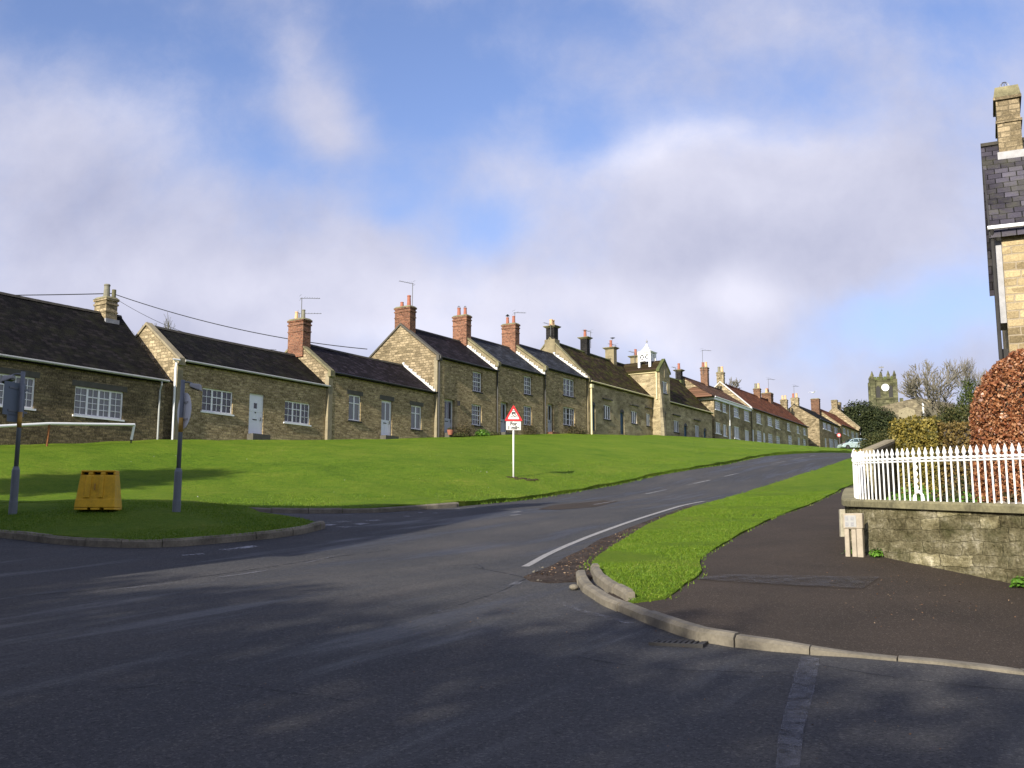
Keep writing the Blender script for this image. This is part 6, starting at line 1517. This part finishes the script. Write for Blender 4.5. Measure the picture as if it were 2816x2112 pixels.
    blades('grass', band, 90000, .03, .13, 'grass blades along the front edge of the green', w=.008)
    ed = [p for p in smooth_line(path_left, .3)]; eb = ed + list(reversed(offset_line(ed, -.09)))
    blades('grass', eb, 14000, .03, .03, 'ragged grass creeping over the path edge', w=.008)
    vr = smooth_line(verge_road, .3); eb = vr + list(reversed(offset_line(vr, .18)))
    blades('grass', eb, 12000, .035, .03, 'ragged grass creeping over the mud strip', w=.008)
    # rank growth and litter in the gutter of the green
    gg = [p for p in KG if G(1300, 1392).x < p[0] < G(2150, 1252).x]; eb = offset_line(gg, -.12) + list(reversed(offset_line(gg, .35)))
    blades('grass', eb, 26000, .06, .02, 'rank grass hanging over the tarmac edge of the green', w=.01)
    def litter(name, poly, n, size, lift, label, m='leaf_litter'):
        P = np.array(poly); x0, y0 = P.min(0); x1, y1 = P.max(0); X = rng.uniform(x0, x1, n * 3); Y = rng.uniform(y0, y1, n * 3); s = inside(P, X, Y); X, Y = X[s][:n], Y[s][:n]
        Q = np.stack([X, Y, H(X, Y) + lift], -1); o = leaf_mesh(name, Q, np.tile([0, 0, 1.0], (len(Q), 1)), size, M[m], None, tilt=.35); tag(o, label, 'litter', kind='stuff')
    litter('leaf_litter', eb, 500, .06, .03, 'dead leaves caught along the edge of the green')
    mud = xy(gp((1450, 1590), (1554, 1540), (1652, 1487), (1742, 1453), (1760, 1468), (1660, 1533), (1640, 1573), (1590, 1596)))
    litter('leaf_litter', mud, 700, .035, .035, 'twigs and leaf scraps on the mud strip')
    litter('grit', [(-2, 5.2), (3.4, 5.2), (3.2, 9), (1.5, 12), (-2, 14)], 260, .014, .006, 'loose grit on the tarmac')
    litter('grit', [(3.3, 9.6), (6.4, 10.4), (5.4, 16), (4.2, 14)], 240, .02, .055, 'pale grit and petals on the footpath')
    litter('fallen_petals', [tuple(G(300, 1380))[:2], tuple(G(1300, 1380))[:2], tuple(G(1700, 1260))[:2], tuple(G(200, 1250))[:2]], 28, .045, .15, 'tiny white daisies and litter dotted on the green', 'sign_white')
    st = MB(); rr = random.Random(9); 
    for i in range(42):
        u, v = rr.uniform(1455, 1600), rr.uniform(1560, 1600); p = G(u, v); r_ = rr.uniform(.008, .022); st.lathe([(r_, 0), (r_ * 1.1, r_ * .5), (r_ * .5, r_ * .9)], tuple(p), 6)
    o = st.build('gravel', M['kerb'], None); tag(o, 'small stones in the mud by the kerb tip', 'gravel', kind='stuff')
    p = G(1578, 1622); o = MB().lathe([(.04, 0), (.065, .03), (.055, .055), (.02, .07)], (0, 0, 0), 9).build('stone', M['kerb'], None, smooth=True); o.location = p; tag(o, 'loose pale stone lying in the road by the kerb tip', 'stone')
# ---------------------------------------------------------------- daylight
SUN_AZ, SUN_EL = 30.0, 23.0        # light travels towards this compass angle
def build_light():
    l = bpy.data.lights.new('sun', 'SUN'); l.energy = 4.5; l.angle = R(.7); l.color = (1.0, .93, .80)
    o = bpy.data.objects.new('sun', l); col.objects.link(o)
    d = Vector((math.sin(R(SUN_AZ)) * math.cos(R(SUN_EL)), math.cos(R(SUN_AZ)) * math.cos(R(SUN_EL)), -math.sin(R(SUN_EL))))
    o.rotation_euler = d.to_track_quat('-Z', 'Y').to_euler()
    w = bpy.data.worlds.new('World'); sc.world = w; w.use_nodes = True; t = w.node_tree; t.nodes.clear()
    N = t.nodes.new; L = t.links.new
    def nd(typ, **kw):
        n = N(typ)
        for k, v in kw.items():
            if k[0] == '_': setattr(n, k[1:], v)
            else:
                key = int(k[1:]) if k[0] == 'i' and k[1:].isdigit() else k
                if isinstance(v, bpy.types.NodeSocket): L(v, n.inputs[key])
                else: n.inputs[key].default_value = v
        return n
    def mth(op, a, b=0.0, clamp=False): return nd('ShaderNodeMath', _operation=op, _use_clamp=clamp, i0=a, i1=b).outputs[0]
    sky = nd('ShaderNodeTexSky', _sky_type='NISHITA', _sun_disc=False, _sun_elevation=R(SUN_EL), _sun_rotation=R(SUN_AZ + 180), _air_density=1.0, _dust_density=.6, _ozone_density=2.5)
    tc = nd('ShaderNodeTexCoord').outputs['Generated']
    sp_ = nd('ShaderNodeSeparateXYZ', i0=tc)
    dy = mth('MAXIMUM', sp_.outputs[1], .18)
    px = mth('DIVIDE', sp_.outputs[0], dy); pz = mth('DIVIDE', sp_.outputs[2], dy)
    P = nd('ShaderNodeCombineXYZ', i0=px, i1=pz).outputs[0]
    wob = nd('ShaderNodeTexNoise', Vector=P, Scale=3.0, Detail=4.0, Roughness=.55)
    Pw = nd('ShaderNodeVectorMath', _operation='ADD', i0=P, i1=nd('ShaderNodeVectorMath', _operation='MULTIPLY', i0=nd('ShaderNodeVectorMath', _operation='SUBTRACT', i0=wob.outputs['Color'], i1=(.5, .5, .5)).outputs[0], i1=(.10, .08, 0)).outputs[0]).outputs[0]
    n1 = nd('ShaderNodeTexNoise', Vector=Pw, Scale=3.6, Detail=10.0, Roughness=.62).outputs['Fac']
    n2 = nd('ShaderNodeTexNoise', Vector=Pw, Scale=9.0, Detail=8.0, Roughness=.65).outputs['Fac']
    # cloud banks and gaps: centre and radii in photograph thirds, turned into sky directions
    K = 2816 / 2212
    blobs = SKY_BLOBS
    acc = mth('ADD', mth('MULTIPLY', mth('SUBTRACT', n1, .5), .9), mth('MULTIPLY', mth('SUBTRACT', n2, .5), .50))
    acc = mth('ADD', acc, .50)
    lowz = mth('MULTIPLY', mth('EXPONENT', mth('MULTIPLY', mth('POWER', mth('DIVIDE', mth('MAXIMUM', sp_.outputs[2], 0.0), .17), 2.0), -1.0)), .42)
    acc = mth('ADD', acc, lowz)
    for x, y, rx, ry, ang, amp in blobs:
        c = ray(x * K, y * K); c2 = ray((x + rx) * K, y * K); c3 = ray(x * K, (y - ry) * K)
        ax = abs(c2.x - c.x); ay = abs(c3.z - c.z)
        mp = nd('ShaderNodeMapping', _vector_type='TEXTURE', Vector=Pw, Location=(c.x, c.z, 0), Rotation=(0, 0, R(ang)), Scale=(ax, ay, 1)).outputs[0]
        ln = nd('ShaderNodeVectorMath', _operation='DOT_PRODUCT', i0=mp, i1=mp).outputs['Value']
        g = mth('MULTIPLY', mth('EXPONENT', mth('MULTIPLY', ln, -1.0)), amp)
        acc = mth('ADD', acc, g)
    rp = nd('ShaderNodeValToRGB', i0=acc); cr = rp.color_ramp; cr.interpolation = 'EASE'
    cr.elements[0].position = .10; cr.elements[0].color = (0, 0, 0, 1); cr.elements[1].position = .88; cr.elements[1].color = (1, 1, 1, 1)
    mask = rp.outputs[0]
    # cloud brightness: thick parts greyer below, brighter rims above
    shade = nd('ShaderNodeTexNoise', Vector=nd('ShaderNodeVectorMath', _operation='ADD', i0=Pw, i1=(3.1, 1.7, 0)).outputs[0], Scale=5.0, Detail=9.0, Roughness=.6).outputs['Fac']
    br = mth('ADD', mth('MULTIPLY', mth('SUBTRACT', shade, .5), .95), .50)
    for x, y, rx, ry, ang, amp in SKY_BRIGHT:
        c = ray(x * K, y * K); c2 = ray((x + rx) * K, y * K); c3 = ray(x * K, (y - ry) * K)
        mp = nd('ShaderNodeMapping', _vector_type='TEXTURE', Vector=Pw, Location=(c.x, c.z, 0), Rotation=(0, 0, R(ang)), Scale=(abs(c2.x - c.x), abs(c3.z - c.z), 1)).outputs[0]
        ln = nd('ShaderNodeVectorMath', _operation='DOT_PRODUCT', i0=mp, i1=mp).outputs['Value']
        br = mth('ADD', br, mth('MULTIPLY', mth('EXPONENT', mth('MULTIPLY', ln, -1.0)), amp))
    cc = nd('ShaderNodeValToRGB', i0=br); q = cc.color_ramp
    q.elements[0].position = .15; q.elements[0].color = (*CLOUD_DARK, 1); q.elements[1].position = .9; q.elements[1].color = (*CLOUD_LIGHT, 1)
    tint = nd('ShaderNodeMix', _data_type='RGBA', _blend_type='MULTIPLY', i0=1.0, i6=sky.outputs[0], i7=(*SKY_TINT, 1)).outputs[2]
    skyc = nd('ShaderNodeMix', _data_type='RGBA', _blend_type='MULTIPLY', i0=1.0, i6=tint, i7=(SKY_K, SKY_K, SKY_K, 1)).outputs[2]
    lz = mth('MULTIPLY', mth('EXPONENT', mth('MULTIPLY', mth('POWER', mth('DIVIDE', mth('MAXIMUM', sp_.outputs[2], 0.0), .2), 2.0), -1.0)), .85)
    skyc = nd('ShaderNodeMix', _data_type='RGBA', i0=lz, i6=skyc, i7=(2.2, 2.7, 4.5, 1)).outputs[2]
    mx = nd('ShaderNodeMix', _data_type='RGBA', i0=mask, i6=skyc, i7=cc.outputs[0]).outputs[2]
    bg = nd('ShaderNodeBackground', Color=mx, Strength=SKY_STRENGTH)
    ow = N('ShaderNodeOutputWorld'); L(bg.outputs[0], ow.inputs[0])
    sc.view_settings.view_transform = 'Standard'; sc.view_settings.look = 'None'; sc.view_settings.gamma = 1; sc.view_settings.exposure = EXPOSURE
    sc.view_settings.use_curve_mapping = False
SKY_STRENGTH = .10; SKY_K = 1.1; SKY_TINT = (1.0, .90, 1.04); EXPOSURE = .8
CLOUD_DARK = (2.45, 2.6, 3.65); CLOUD_LIGHT = (4.9, 4.9, 5.75)
# x, y, radius x, radius y (photograph at 2212 wide), turn, amount (+ cloud, - blue)
SKY_BLOBS = [(180, 40, 420, 110, 0, -.38), (520, 160, 160, 70, 0, -.2), (560, 320, 260, 90, -8, -.22), (760, 400, 170, 60, -15, -.35), (1000, 150, 300, 130, -20, -.42), (900, 270, 130, 120, 0, -.25), (1240, 320, 90, 60, 40, -.3),
    (1060, 490, 110, 60, 30, -.28), (820, 475, 60, 30, 0, -.22), (1180, 20, 300, 60, 0, -.25), (1900, 690, 240, 60, 0, -.36), (2120, 640, 150, 70, 0, -.2), (1680, 120, 160, 60, -30, -.16), (2050, 20, 180, 60, 0, -.3), (2080, 160, 120, 80, 0, -.14), (1500, 240, 120, 40, 0, -.18), (1750, 760, 150, 40, 0, -.15),
    (655, 190, 75, 190, 25, .30), (740, 320, 70, 120, 25, .22), (250, 480, 480, 180, 0, .28), (150, 300, 300, 80, 0, .15), (1600, 420, 330, 150, 0, .42), (1850, 500, 260, 120, -15, .35), (900, 640, 700, 110, 0, .3), (1600, 60, 280, 60, -20, .2), (1550, 650, 160, 80, 0, .35), (1950, 350, 200, 150, 0, .16), (1100, 400, 120, 60, 0, .15)]
SKY_BRIGHT = [(1420, 310, 170, 60, 20, .42), (1600, 640, 140, 55, 0, .42), (1450, 740, 170, 60, -30, .4), (1100, 640, 300, 60, 0, .18), (560, 640, 300, 50, 0, .15), (1650, 300, 200, 50, -10, .2), (1750, 540, 260, 60, -10, -.12), (250, 420, 350, 120, 0, -.16), (900, 720, 300, 40, 0, .3), (1650, 400, 220, 80, 0, .08), (700, 250, 120, 200, 20, .0), (600, 600, 400, 60, 0, .05)]
build_ground()
rows = build_rows()
build_sign()
post_with_lamp(35, 1412, 1022, 66, 'left grey sign post with blue-grey plates and a small lamp', -1, 'plate')
post_with_lamp(485, 1408, 1045, 506, 'right grey sign post carrying a round plate and a small lamp', 1, 'disc')
build_barrier(); build_white_rail(); build_pole_and_wires(); build_fence_wall(); build_markers(); build_drain(); build_car(); build_round_sign(); build_birds(); build_church(); build_right_house(); build_offstage()
build_plants()
build_light()
